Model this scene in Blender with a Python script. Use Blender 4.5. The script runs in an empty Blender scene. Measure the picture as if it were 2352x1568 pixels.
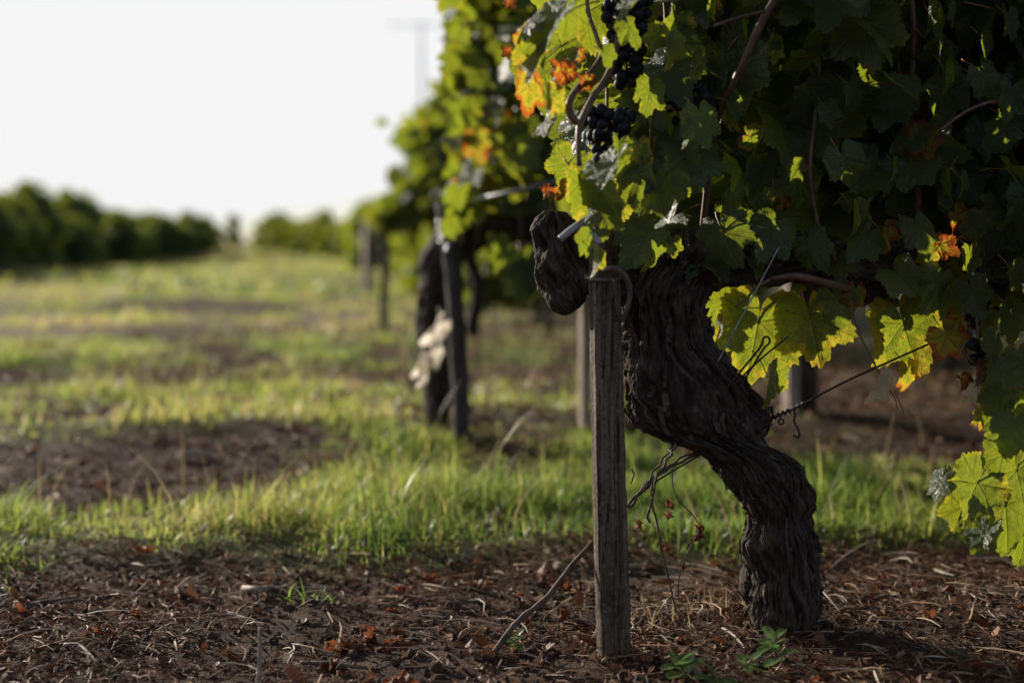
import bpy, math, random
import numpy as np
from mathutils import Vector, Matrix, noise as mnoise

R = math.radians
random.seed(7)
rng = np.random.default_rng(7)
sc = bpy.context.scene
COL = sc.collection

# ------------------------------------------------------------------ camera
CAM_H = 0.5225
PITCH = R(4.08)
cam_d = bpy.data.cameras.new('camera')
cam = bpy.data.objects.new('camera', cam_d)
COL.objects.link(cam)
cam.location = (0, 0, CAM_H)
cam.rotation_euler = (math.pi / 2 - PITCH, 0, 0)
cam_d.lens = 50
cam_d.sensor_width = 36
cam_d.clip_start = 0.05
cam_d.clip_end = 6000
cam_d.dof.use_dof = True
cam_d.dof.focus_distance = 1.86
cam_d.dof.aperture_fstop = 2.3
sc.camera = cam

# ------------------------------------------------------------------ sky, sun, exposure
SUN_AZ = R(-46)      # left of the view direction
SUN_EL = R(18)
world = bpy.data.worlds.new('World')
sc.world = world
world.use_nodes = True
wn = world.node_tree
wn.nodes.clear()
sky = wn.nodes.new('ShaderNodeTexSky')
sky.sky_type = 'NISHITA'
sky.sun_disc = False
sky.sun_elevation = SUN_EL
sky.sun_rotation = SUN_AZ
sky.altitude = 0
sky.air_density = 0.6
sky.dust_density = 3.0
sky.ozone_density = 1.0
bg = wn.nodes.new('ShaderNodeBackground')
bg.inputs['Strength'].default_value = 0.13
out = wn.nodes.new('ShaderNodeOutputWorld')
# the bright veil over the sky burns out evenly: its glow is capped at one level all round
cap = wn.nodes.new('ShaderNodeMix'); cap.data_type = 'RGBA'; cap.blend_type = 'DARKEN'
cap.inputs[0].default_value = 1.0
cap.inputs[7].default_value = (5.36, 5.36, 5.40, 1)
veil = wn.nodes.new('ShaderNodeHueSaturation')
veil.inputs['Saturation'].default_value = 0.6
wn.links.new(sky.outputs[0], veil.inputs['Color'])
wn.links.new(veil.outputs[0], cap.inputs[6])
wn.links.new(cap.outputs[2], bg.inputs[0])
wn.links.new(bg.outputs[0], out.inputs[0])

sun_d = bpy.data.lights.new('sun', 'SUN')
sun_d.energy = 5.0
sun_d.angle = R(0.53)
sun_d.color = (1.0, 0.90, 0.76)
sun = bpy.data.objects.new('sun', sun_d)
COL.objects.link(sun)
SUN_DIR = Vector((math.sin(SUN_AZ) * math.cos(SUN_EL), math.cos(SUN_AZ) * math.cos(SUN_EL), math.sin(SUN_EL)))
sun.rotation_euler = SUN_DIR.to_track_quat('Z', 'Y').to_euler()
sun.location = SUN_DIR * 30

vs = sc.view_settings
vs.view_transform = 'Standard'
vs.look = 'None'
vs.exposure = 0.4
vs.gamma = 1.0
vs.use_curve_mapping = False
sc.render.engine = 'CYCLES'
cy = sc.cycles
cy.max_bounces = 5
cy.diffuse_bounces = 2
cy.glossy_bounces = 2
cy.transmission_bounces = 5
cy.transparent_max_bounces = 4
cy.caustics_reflective = False
cy.caustics_refractive = False
cy.use_adaptive_sampling = True
cy.adaptive_threshold = 0.02
cy.use_denoising = True
try:
    cy.denoiser = 'OPENIMAGEDENOISE'
except Exception:
    pass

# ------------------------------------------------------------------ helpers
FPX = 50 / 36 * 2352.0      # focal length for a 2352 px wide picture
CF = Vector((0, math.cos(PITCH), -math.sin(PITCH)))
CU = Vector((0, math.sin(PITCH), math.cos(PITCH)))


def at(x, y, d):
    """point d metres in front of the camera seen at x, y of a 2352 x 1568 picture"""
    v = CF + Vector((1, 0, 0)) * ((x - 1176) / FPX) + CU * ((784 - y) / FPX)
    return Vector((0, 0, CAM_H)) + v * (d / v.y)


def to_px(p):
    q = Vector(p) - Vector((0, 0, CAM_H))
    z = q.dot(CF)
    return (1176 + FPX * q.x / z, 784 - FPX * q.dot(CU) / z)


def ppm(d):
    return FPX / d


def vnoise(x, y, z=0.0, seed=0):
    x = np.asarray(x, float); y = np.asarray(y, float); z = np.zeros_like(x) + z
    xi = np.floor(x).astype(np.int64); yi = np.floor(y).astype(np.int64); zi = np.floor(z).astype(np.int64)
    fx = x - xi; fy = y - yi; fz = z - zi
    fx = fx * fx * (3 - 2 * fx); fy = fy * fy * (3 - 2 * fy); fz = fz * fz * (3 - 2 * fz)

    def h(a, b, c):
        n = (a * 374761393 + b * 668265263 + c * 2147483647 + seed * 974711) & 0xffffffff
        n = ((n ^ (n >> 13)) * 1274126177) & 0xffffffff
        n = ((n ^ (n >> 16)) * 2246822519) & 0xffffffff
        return ((n ^ (n >> 15)) & 0xffff) / 65535.0
    r = 0
    for dx in (0, 1):
        for dy in (0, 1):
            for dz in (0, 1):
                w = (fx if dx else 1 - fx) * (fy if dy else 1 - fy) * (fz if dz else 1 - fz)
                r = r + w * h(xi + dx, yi + dy, zi + dz)
    return r * 2 - 1


def fbm(x, y, z=0.0, o=4, seed=0):
    r = 0; a = 1.0; s = 0
    x = np.asarray(x, float); y = np.asarray(y, float)
    for k in range(o):
        r = r + a * vnoise(x, y, z, seed + k * 17); s += a
        a *= .5; x = x * 2.03 + 5.1; y = y * 2.03 + 1.7; z = z * 2.03
    return r / s


def mesh_np(name, V, F, mats=(), smooth=True, uv=None, attrs=None, mat_idx=None):
    """V (n,3); F a list of index arrays, each (m,k)"""
    me = bpy.data.meshes.new(name)
    V = np.asarray(V, np.float32)
    if not isinstance(F, (list, tuple)):
        F = [F]
    F = [np.asarray(f, np.int32) for f in F if len(f)]
    loops = np.concatenate([f.ravel() for f in F])
    tot = np.concatenate([np.full(len(f), f.shape[1], np.int32) for f in F])
    start = np.concatenate([[0], np.cumsum(tot)[:-1]]).astype(np.int32)
    me.vertices.add(len(V)); me.vertices.foreach_set('co', V.ravel())
    me.loops.add(len(loops)); me.loops.foreach_set('vertex_index', loops)
    me.polygons.add(len(tot)); me.polygons.foreach_set('loop_start', start)
    me.polygons.foreach_set('loop_total', tot)
    if mat_idx is not None:
        me.polygons.foreach_set('material_index', np.asarray(mat_idx, np.int32))
    me.polygons.foreach_set('use_smooth', np.full(len(tot), smooth))
    for m in mats:
        me.materials.append(m)
    if uv is not None:
        l = me.uv_layers.new(name='UVMap')
        l.data.foreach_set('uv', np.asarray(uv, np.float32)[loops].ravel())
    for k, a in (attrs or {}).items():
        at_ = me.attributes.new(k, 'FLOAT', 'POINT')
        at_.data.foreach_set('value', np.asarray(a, np.float32))
    me.update(calc_edges=True)
    me.validate()
    return me


def link(name, me, parent=None, world_parent=None):
    o = bpy.data.objects.new(name, me)
    COL.objects.link(o)
    if parent is not None:
        o.parent = parent
        if world_parent is not None:
            o.matrix_parent_inverse = Matrix.Translation(-Vector(world_parent))
    return o


def tag(o, label=None, cat=None, group=None, kind=None):
    if label: o['label'] = label
    if cat: o['category'] = cat
    if group: o['group'] = group
    if kind: o['kind'] = kind
    return o


def thing(name, label, cat, loc=(0, 0, 0), group=None):
    o = bpy.data.objects.new(name, None)
    COL.objects.link(o)
    o.location = loc
    o.empty_display_size = .05
    return tag(o, label, cat, group)


def spline(pts, n):
    """Catmull-Rom through rows of pts, n samples"""
    P = np.asarray(pts, float)
    if len(P) == 2:
        t = np.linspace(0, 1, n)[:, None]
        return P[0] * (1 - t) + P[1] * t
    Q = np.vstack([2 * P[0] - P[1], P, 2 * P[-1] - P[-2]])
    seg = len(P) - 1
    u = np.linspace(0, seg, n)
    i = np.minimum(u.astype(int), seg - 1)
    t = (u - i)[:, None]
    a, b, c, d = Q[i], Q[i + 1], Q[i + 2], Q[i + 3]
    return .5 * ((2 * b) + (c - a) * t + (2 * a - 5 * b + 4 * c - d) * t ** 2 + (3 * b - a - 3 * c + d) * t ** 3)


def tube_geo(pts, rad, n=8, ns=None, base=0, bump=0.0, seed=0):
    """tapered tube through pts (k,3), radii (k,)"""
    P = np.asarray([tuple(p) for p in pts], float)
    rad = np.asarray(rad, float) * np.ones(len(P))
    ns = ns or max(2, (len(P) - 1) * 5 + 1)
    S = spline(np.hstack([P, rad[:, None]]), ns)
    C, rr = S[:, :3], np.maximum(S[:, 3], 1e-4)
    T = np.gradient(C, axis=0)
    T /= np.linalg.norm(T, axis=1)[:, None] + 1e-12
    up = np.array([0, 0, 1.]) if abs(T[0][2]) < .9 else np.array([1., 0, 0])
    V = np.zeros((ns, n, 3))
    a = np.linspace(0, 2 * math.pi, n, endpoint=False)
    x = np.cross(up, T[0]); x /= np.linalg.norm(x)
    for i in range(ns):
        x = x - T[i] * np.dot(x, T[i]); x /= np.linalg.norm(x)
        y = np.cross(T[i], x)
        r = rr[i] * np.ones(n)
        if bump:
            r = r * (1 + bump * vnoise(np.cos(a) * 2 + 9, np.sin(a) * 2 + 9, i * .7, seed))
        V[i] = C[i] + np.outer(np.cos(a) * r, x) + np.outer(np.sin(a) * r, y)
    V = V.reshape(-1, 3)
    i, j = np.meshgrid(np.arange(ns - 1), np.arange(n), indexing='ij')
    j2 = (j + 1) % n
    Fq = np.stack([i * n + j, i * n + j2, (i + 1) * n + j2, (i + 1) * n + j], -1).reshape(-1, 4)
    V = np.vstack([V, C[:1] , C[-1:]])
    k = np.arange(n); k2 = (k + 1) % n
    c0 = ns * n
    F3 = np.vstack([np.stack([k2, k, np.full(n, c0)], -1),
                    np.stack([(ns - 1) * n + k, (ns - 1) * n + k2, np.full(n, c0 + 1)], -1)])
    return V, Fq + base, F3 + base


def join_geo(geos):
    Vs, Q, T, b = [], [], [], 0
    for V, q, t in geos:
        Vs.append(V); Q.append(q + b); T.append(t + b); b += len(V)
    return np.vstack(Vs), np.vstack(Q), np.vstack(T)


def tube_mesh(name, pts, rad, mat, n=8, ns=None, bump=0.0, seed=0):
    V, q, t = tube_geo(pts, rad, n, ns, bump=bump, seed=seed)
    return mesh_np(name, V, [q, t], [mat])


# ------------------------------------------------------------------ materials
class NB:
    def __init__(s, name):
        s.m = bpy.data.materials.new(name); s.m.use_nodes = True
        s.t = s.m.node_tree; s.t.nodes.clear()
        s.out = s.n('ShaderNodeOutputMaterial')

    def n(s, typ, **kw):
        nd = s.t.nodes.new(typ)
        for k, v in kw.items():
            setattr(nd, k, v)
        return nd

    def l(s, a, b):
        s.t.links.new(a, b)

    def put(s, sock, v):
        if hasattr(v, 'links') or hasattr(v, 'is_linked'):
            s.l(v, sock)
        else:
            sock.default_value = v

    def math(s, op, a, b=0.0, c=None, clamp=False):
        nd = s.n('ShaderNodeMath', operation=op, use_clamp=clamp)
        s.put(nd.inputs[0], a); s.put(nd.inputs[1], b)
        if c is not None: s.put(nd.inputs[2], c)
        return nd.outputs[0]

    def ramp(s, f, stops, interp='LINEAR'):
        nd = s.n('ShaderNodeValToRGB')
        cr = nd.color_ramp; cr.interpolation = interp
        while len(cr.elements) < len(stops): cr.elements.new(.5)
        for e, (p, c) in zip(cr.elements, stops):
            e.position = p; e.color = (*c, 1) if len(c) == 3 else c
        s.l(f, nd.inputs[0])
        return nd.outputs[0]

    def step(s, f, lo, hi):
        nd = s.n('ShaderNodeMapRange', interpolation_type='SMOOTHSTEP')
        s.put(nd.inputs[0], f); s.put(nd.inputs[1], lo); s.put(nd.inputs[2], hi)
        return nd.outputs[0]

    def mix(s, f, a, b, blend='MIX'):
        nd = s.n('ShaderNodeMix', data_type='RGBA', blend_type=blend)
        s.put(nd.inputs[0], f)
        for sock, v in ((nd.inputs[6], a), (nd.inputs[7], b)):
            if isinstance(v, tuple): sock.default_value = (*v, 1) if len(v) == 3 else v
            else: s.l(v, sock)
        return nd.outputs[2]

    def noise(s, vec, scale, detail=4, rough=.55, w=None, dist=0.0):
        nd = s.n('ShaderNodeTexNoise')
        if w is not None:
            nd.noise_dimensions = '4D'; s.put(nd.inputs['W'], w)
        nd.inputs['Scale'].default_value = scale
        nd.inputs['Detail'].default_value = detail
        nd.inputs['Roughness'].default_value = rough
        nd.inputs['Distortion'].default_value = dist
        if vec is not None: s.l(vec, nd.inputs['Vector'])
        return nd.outputs[0]

    def coord(s, which='Object'):
        return s.n('ShaderNodeTexCoord').outputs[which]

    def scale(s, vec, v):
        nd = s.n('ShaderNodeMapping'); nd.inputs['Scale'].default_value = v
        s.l(vec, nd.inputs[0]); return nd.outputs[0]

    def attr(s, name, typ='GEOMETRY'):
        nd = s.n('ShaderNodeAttribute', attribute_type=typ); nd.attribute_name = name
        return nd.outputs['Fac']

    def bump(s, h, strength, dist=.002):
        nd = s.n('ShaderNodeBump'); nd.inputs['Strength'].default_value = strength
        nd.inputs['Distance'].default_value = dist
        s.l(h, nd.inputs['Height']); return nd.outputs[0]

    def principled(s, col, rough=.6, spec=.5, normal=None):
        nd = s.n('ShaderNodeBsdfPrincipled')
        if isinstance(col, tuple): nd.inputs['Base Color'].default_value = (*col, 1)
        else: s.l(col, nd.inputs['Base Color'])
        s.put(nd.inputs['Roughness'], rough)
        nd.inputs['Specular IOR Level'].default_value = spec
        if normal is not None: s.l(normal, nd.inputs['Normal'])
        return nd

    def done(s, sh):
        s.l(sh, s.out.inputs[0]); return s.m


def leaf_material(name, stuff=False):
    b = NB(name)
    if stuff:
        age = b.attr('age'); rnd = b.attr('rnd')
    else:
        age = b.attr('age', 'OBJECT'); rnd = b.n('ShaderNodeObjectInfo').outputs['Random']
    uv = b.n('ShaderNodeUVMap').outputs[0]
    sep = b.n('ShaderNodeSeparateXYZ'); b.l(uv, sep.inputs[0])
    u = b.math('ABSOLUTE', sep.outputs[0]); v = sep.outputs[1]
    edge = b.attr('edge')
    # main veins: midrib and two pairs of laterals from the petiole junction
    ds, als = [], []
    for th in (0.0, .95, 1.95):
        c, s_ = math.cos(th), math.sin(th)
        d = b.math('ABSOLUTE', b.math('SUBTRACT', b.math('MULTIPLY', u, c), b.math('MULTIPLY', v, s_)))
        al = b.math('ADD', b.math('MULTIPLY', u, s_), b.math('MULTIPLY', v, c))
        d = b.math('ADD', d, b.math('MULTIPLY', b.math('LESS_THAN', al, 0.0), 9.0))
        ds.append(d); als.append(al)
    s1 = b.math('LESS_THAN', ds[1], ds[0])
    dm = b.math('MINIMUM', ds[0], ds[1])
    am = b.math('ADD', b.math('MULTIPLY', als[1], s1), b.math('MULTIPLY', als[0], b.math('SUBTRACT', 1.0, s1)))
    s2 = b.math('LESS_THAN', ds[2], dm)
    am = b.math('ADD', b.math('MULTIPLY', als[2], s2), b.math('MULTIPLY', am, b.math('SUBTRACT', 1.0, s2)))
    dm = b.math('MINIMUM', dm, ds[2])
    main = b.math('SUBTRACT', 1.0, b.step(dm, 0.006, 0.024), clamp=True)
    fr = b.math('FRACT', b.math('MULTIPLY', b.math('SUBTRACT', am, b.math('MULTIPLY', dm, .95)), 6.5))
    tri = b.math('ABSOLUTE', b.math('SUBTRACT', fr, .5))
    sec = b.math('SUBTRACT', 1.0, b.step(tri, 0.02, 0.085), clamp=True)
    vor = b.n('ShaderNodeTexVoronoi', feature='DISTANCE_TO_EDGE'); vor.inputs['Scale'].default_value = 17
    b.l(uv, vor.inputs['Vector'])
    net = b.math('SUBTRACT', 1.0, b.step(vor.outputs['Distance'], 0.0, 0.10), clamp=True)
    vein = b.math('MAXIMUM', main, b.math('MAXIMUM', b.math('MULTIPLY', sec, .65), b.math('MULTIPLY', net, .35)))
    # autumn: blotches gather along the edge and grow with age
    w = b.math('MULTIPLY', rnd, 40.0)
    n1 = b.noise(uv, 2.3, 3, .6, w)
    n2 = b.noise(uv, 7.0, 2, .6, w)
    spots = b.noise(uv, 13.0, 1, .5, w)
    e3 = b.math('POWER', edge, 2.5)
    drv = b.math('ADD', b.math('MULTIPLY', b.math('SUBTRACT', n1, .5), 1.6), b.math('MULTIPLY', e3, .50))
    drv = b.math('ADD', drv, b.math('MULTIPLY', b.math('SUBTRACT', n2, .5), .6))
    drv = b.math('ADD', drv, b.math('SUBTRACT', b.math('MULTIPLY', age, 1.75), 1.17))
    drv = b.math('SUBTRACT', drv, b.math('MULTIPLY', vein, .06))
    yel = b.step(drv, -.36, .06)
    red = b.step(drv, .12, .30)
    brn = b.step(drv, .40, .66)
    sp = b.math('MULTIPLY', b.step(spots, .68, .72), b.step(age, .25, .45))
    gvar = b.noise(uv, 3.0, 1, .5, w)
    # transmitted colours
    tg = b.mix(gvar, (.26, .36, .018), (.46, .54, .032))
    tg = b.mix(b.math('MULTIPLY', rnd, .25), tg, (.55, .50, .03))
    tc = b.mix(yel, tg, (.80, .66, .045))
    redc = b.mix(n2, (.80, .10, .02), (.85, .32, .04))
    tc = b.mix(red, tc, redc)
    tc = b.mix(brn, tc, (.20, .06, .02))
    tc = b.mix(sp, tc, (.30, .05, .015))
    tc = b.mix(b.math('MULTIPLY', vein, .55), tc, b.mix(.5, tc, (.10, .13, .01), 'MULTIPLY'))
    # reflected colours
    rg = b.mix(gvar, (.034, .070, .042), (.056, .10, .052))
    rc = b.mix(yel, rg, (.15, .13, .025))
    rc = b.mix(red, rc, (.14, .035, .014))
    rc = b.mix(brn, rc, (.09, .045, .028))
    rc = b.mix(sp, rc, (.05, .02, .012))
    rc = b.mix(b.math('MULTIPLY', main, .6), rc, (.14, .15, .06))
    # the underside is paler and downy
    back = b.n('ShaderNodeNewGeometry').outputs['Backfacing']
    rc = b.mix(b.math('MULTIPLY', back, .40), rc, (.17, .20, .14))
    h = b.math('SUBTRACT', b.math('MULTIPLY', b.noise(uv, 6.0, 2, .6, w), .8), b.math('MULTIPLY', vein, .55))
    nrm = b.bump(h, .75, .0035)
    pr = b.principled(rc, .36, .6, nrm)
    tr = b.n('ShaderNodeBsdfTranslucent'); b.l(tc, tr.inputs[0]); b.l(nrm, tr.inputs[1])
    mx = b.n('ShaderNodeMixShader'); mx.inputs[0].default_value = .46
    b.l(pr.outputs[0], mx.inputs[1]); b.l(tr.outputs[0], mx.inputs[2])
    return b.done(mx.outputs[0])


def dry_leaf_material():
    b = NB('dry_leaf')
    uv = b.n('ShaderNodeUVMap').outputs[0]
    rnd = b.n('ShaderNodeObjectInfo').outputs['Random']
    w = b.math('MULTIPLY', rnd, 30.0)
    n1 = b.noise(uv, 3.0, 5, .6, w)
    c = b.ramp(n1, [(.3, (.075, .024, .013)), (.5, (.17, .052, .024)), (.7, (.27, .14, .08))])
    h = b.noise(uv, 9.0, 5, .6, w)
    nrm = b.bump(h, .8, .004)
    pr = b.principled(c, .55, .4, nrm)
    tr = b.n('ShaderNodeBsdfTranslucent')
    b.l(b.mix(.5, c, (.45, .14, .05), 'MIX'), tr.inputs[0])
    mx = b.n('ShaderNodeMixShader'); mx.inputs[0].default_value = .3
    b.l(pr.outputs[0], mx.inputs[1]); b.l(tr.outputs[0], mx.inputs[2])
    return b.done(mx.outputs[0])


def pale_leaf_material():
    b = NB('pale_dry_leaf')
    uv = b.n('ShaderNodeUVMap').outputs[0]
    n1 = b.noise(uv, 3.5, 5, .6)
    c = b.ramp(n1, [(.3, (.38, .31, .24)), (.55, (.60, .54, .46)), (.75, (.52, .48, .42))])
    nrm = b.bump(b.noise(uv, 9.0, 5, .6), .8, .004)
    pr = b.principled(c, .6, .4, nrm)
    tr = b.n('ShaderNodeBsdfTranslucent'); tr.inputs[0].default_value = (.86, .78, .66, 1)
    mx = b.n('ShaderNodeMixShader'); mx.inputs[0].default_value = .62
    b.l(pr.outputs[0], mx.inputs[1]); b.l(tr.outputs[0], mx.inputs[2])
    return b.done(mx.outputs[0])


def blade_material(name, t_stops, r_mul=.28, tw=.5):
    """grass and straw: colour by a per-blade tint, light shining through"""
    b = NB(name)
    tint = b.attr('tint')
    tc = b.ramp(tint, t_stops)
    rc = b.mix(1.0, tc, (r_mul, r_mul, r_mul), 'MULTIPLY')
    pr = b.principled(rc, .38, .55)
    tr = b.n('ShaderNodeBsdfTranslucent'); b.l(tc, tr.inputs[0])
    mx = b.n('ShaderNodeMixShader'); mx.inputs[0].default_value = tw
    b.l(pr.outputs[0], mx.inputs[1]); b.l(tr.outputs[0], mx.inputs[2])
    return b.done(mx.outputs[0])


def bark_material():
    b = NB('bark')
    co = b.coord('Object')
    st = b.scale(co, (60, 60, 9))
    n1 = b.noise(st, 1.0, 6, .65, dist=.6)
    n2 = b.noise(co, 26.0, 4, .6)
    rg = b.math('ADD', b.math('MULTIPLY', b.attr('ridge'), .75), b.math('MULTIPLY', n1, .35))
    c = b.ramp(rg, [(.22, (.008, .006, .0045)), (.50, (.027, .019, .015)), (.80, (.076, .058, .045)), (1.0, (.18, .15, .12))])
    c = b.mix(b.math('MULTIPLY', b.step(n2, .62, .72), .5), c, (.20, .20, .19))
    n3 = b.noise(co, 9.0, 3, .6)
    c = b.mix(b.math('MULTIPLY', b.step(n3, .62, .72), .5), c, (.17, .12, .03))
    hgt = b.math('ADD', n1, b.math('MULTIPLY', b.noise(st, 3.0, 5, .7), .4))
    return b.done(b.principled(c, .85, .25, b.bump(hgt, 1.0, .010)).outputs[0])


def wood_material(name, c1, c2, c3, rough=.8):
    b = NB(name)
    co = b.coord('Object')
    st = b.scale(co, (90, 90, 5))
    n1 = b.noise(st, 1.0, 6, .65)
    n2 = b.noise(co, 14.0, 4, .6)
    c = b.ramp(n1, [(.3, c1), (.5, c2), (.72, c3)])
    c = b.mix(b.step(n2, .55, .75), c, c1)
    ck = b.noise(b.scale(co, (130, 130, 3.0)), 1.0, 2, .5)
    crack = b.math('SUBTRACT', 1.0, b.step(b.math('ABSOLUTE', b.math('SUBTRACT', ck, .5)), .0, .018), clamp=True)
    c = b.mix(b.math('MULTIPLY', crack, .8), c, (.012, .009, .007))
    sp = b.noise(co, 150.0, 3, .6)
    c = b.mix(b.math('MULTIPLY', b.step(sp, .56, .68), .5), c, c3)
    c = b.mix(b.math('MULTIPLY', b.step(sp, .44, .34), .6), c, (c1[0] * .4, c1[1] * .4, c1[2] * .4))
    hgt = b.math('SUBTRACT', b.math('ADD', n1, b.math('MULTIPLY', sp, .9)), b.math('MULTIPLY', crack, 1.2))
    return b.done(b.principled(c, rough, .25, b.bump(hgt, 1.0, .004)).outputs[0])


def plain(name, c1, c2, rough=.6, spec=.5, scale=60, metal=0.0, bump=.3):
    b = NB(name)
    co = b.coord('Object')
    n = b.noise(co, scale, 4, .6)
    c = b.ramp(n, [(.3, c1), (.7, c2)])
    p = b.principled(c, rough, spec, b.bump(n, bump, .002))
    p.inputs['Metallic'].default_value = metal
    return b.done(p.outputs[0])


def ground_material():
    b = NB('ground')
    co = b.coord('Object')
    veg = b.attr('veg'); dry = b.attr('dry')
    n1 = b.noise(co, 9.0, 8, .65)
    n2 = b.noise(co, 75.0, 6, .65)
    soil = b.ramp(n1, [(.3, (.030, .017, .012)), (.5, (.066, .038, .026)), (.72, (.14, .085, .058))])
    soil = b.mix(b.math('MULTIPLY', b.step(n2, .58, .72), .6), soil, (.20, .145, .10))
    soil = b.mix(b.math('MULTIPLY', b.step(n2, .45, .30), .7), soil, (.016, .011, .009))
    g = b.ramp(n1, [(.3, (.050, .062, .018)), (.5, (.095, .105, .032)), (.75, (.16, .15, .05))])
    tan = b.ramp(n1, [(.3, (.17, .125, .07)), (.7, (.30, .225, .14))])
    c = b.mix(veg, soil, g)
    c = b.mix(dry, c, tan)
    hh = b.math('ADD', b.math('MULTIPLY', n2, .7), b.noise(co, 260.0, 4, .6))
    return b.done(b.principled(c, .9, .2, b.bump(hh, 1.0, .008)).outputs[0])


def litter_material(name, stops, rough=.62, tw=.2):
    b = NB(name)
    c = b.ramp(b.attr('tint'), stops)
    pr = b.principled(c, rough, .25)
    tr = b.n('ShaderNodeBsdfTranslucent'); b.l(c, tr.inputs[0])
    mx = b.n('ShaderNodeMixShader'); mx.inputs[0].default_value = tw
    b.l(pr.outputs[0], mx.inputs[1]); b.l(tr.outputs[0], mx.inputs[2])
    return b.done(mx.outputs[0])


M_LEAF = leaf_material('vine_leaf')
M_LEAFS = leaf_material('vine_leaf_mass', True)
M_DRY = dry_leaf_material()
M_PALE = pale_leaf_material()
M_BARK = bark_material()
M_STAKE = wood_material('stake_wood', (.058, .042, .029), (.118, .089, .064), (.25, .195, .145))
M_STAKE2 = wood_material('pale_stake_wood', (.28, .22, .17), (.44, .36, .29), (.56, .47, .39))
M_POST = wood_material('slate_post', (.045, .042, .044), (.080, .074, .078), (.13, .12, .125))
M_CANE = plain('cane_bark', (.07, .038, .026), (.17, .10, .065), .5, .5, 90)
M_PET = plain('petiole', (.16, .13, .035), (.26, .10, .05), .4, .5, 30)
M_GRAPE = plain('grape_skin', (.006, .006, .010), (.020, .022, .034), .6, .25, 55, 0, .05)
M_WIRE = plain('rusty_wire', (.020, .016, .014), (.060, .040, .030), .6, .5, 200, .3)
M_STEEL = plain('steel_wire', (.20, .20, .21), (.35, .35, .37), .4, .5, 120, .8)
M_TIE = plain('tie_tube', (.22, .22, .23), (.40, .40, .42), .35, .5, 40)
M_TIE2 = plain('brown_tie', (.07, .055, .045), (.16, .13, .11), .45, .5, 40)
M_TWIG = plain('twig', (.055, .040, .030), (.16, .12, .095), .75, .3, 90)
M_TWIGP = plain('pale_twig', (.22, .17, .13), (.42, .36, .30), .7, .3, 90)
M_WEED = blade_material('weed_leaf', [(0, (.13, .26, .07)), (1, (.25, .36, .13))], .55, .4)
M_GRASS = blade_material('grass', [(0, (.19, .33, .06)), (.42, (.47, .56, .10)), (.72, (.70, .62, .20)), (1, (.64, .47, .30))], .25, .62)
M_STRAW = blade_material('dry_grass', [(0, (.50, .34, .17)), (1, (.72, .56, .34))], .55, .35)
M_LITTER = litter_material('litter', [(0, (.075, .026, .015)), (.35, (.19, .082, .042)), (.65, (.34, .20, .115)), (.85, (.54, .40, .27)), (1, (.70, .62, .51))])
M_CLOD = plain('soil_clod', (.030, .020, .015), (.105, .072, .052), .95, .15, 120)
M_GROUND = ground_material()
M_POLE = plain('hazed_pole_metal', (.45, .48, .54), (.52, .55, .62), .6, .4, 3)  # pale blue of distant air haze put into the pole's own colour

# ------------------------------------------------------------------ ground
SLOPE = .12           # vine rows run to the right and slightly away


def band_v(x, y):
    return y - SLOPE * x


def veg_mask(x, y):
    x = np.asarray(x, float); y = np.asarray(y, float)
    v = band_v(x, y) + .16 * fbm(x * 1.3, y * .7, 0, 3, 3) + .05 * vnoise(x * 6, y * 6, 0, 5)
    def band(lo, hi, s):
        t = lambda e: np.clip((v - e) / s + .5, 0, 1)
        return t(lo) - t(hi)
    soil = np.clip((2.30 - v) / .25 + .5, 0, 1)
    right = np.clip((x - .25) / .3, 0, 1); left = np.clip((-.20 - x) / .25, 0, 1)
    soil = np.maximum(soil, band(2.98, 3.65, .22) * left)
    soil = np.maximum(soil, band(3.25, 5.2, .3) * right * .85)
    soil = np.maximum(soil, band(3.65, 4.0, .2) * .7 * (1 - left))
    soil = np.maximum(soil, band(5.1, 5.9, .4) * .8)
    soil = np.maximum(soil, band(7.6, 8.8, .6) * .65)
    soil = np.maximum(soil, band(10.4, 11.0, .4) * .5)
    soil = np.maximum(soil, np.where(x > 1 - .12 * y, .6, 0) * np.clip((y - 4) / 2, 0, 1))
    g = 1 - soil
    near = band(2.28, 2.98, .12)
    g = g * np.clip(.80 + .2 * near + 1.0 * fbm(x * .9, y * .9, 0, 3, 11), .0, 1) * np.clip(.78 + .35 * near + 1.3 * fbm(x * 3.6, y * 3.6, 0, 2, 13), .12, 1)
    return np.clip(g, 0, 1)


def dry_mask(x, y):
    x = np.asarray(x, float); y = np.asarray(y, float)
    d = np.clip((fbm(x * .35 + 4, y * .22, 0, 3, 23) - .05) * 3.0, 0, 1)
    d = d * np.clip((y - 6) / 3, 0, 1)
    return np.clip(d * np.clip(.35 + .4 * (x < -1.0), 0, 1) + .36 * np.clip((y - 17) / 14, 0, 1) * np.clip(1 - (y - 40) / 20, 0, 1), 0, 1)


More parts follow.
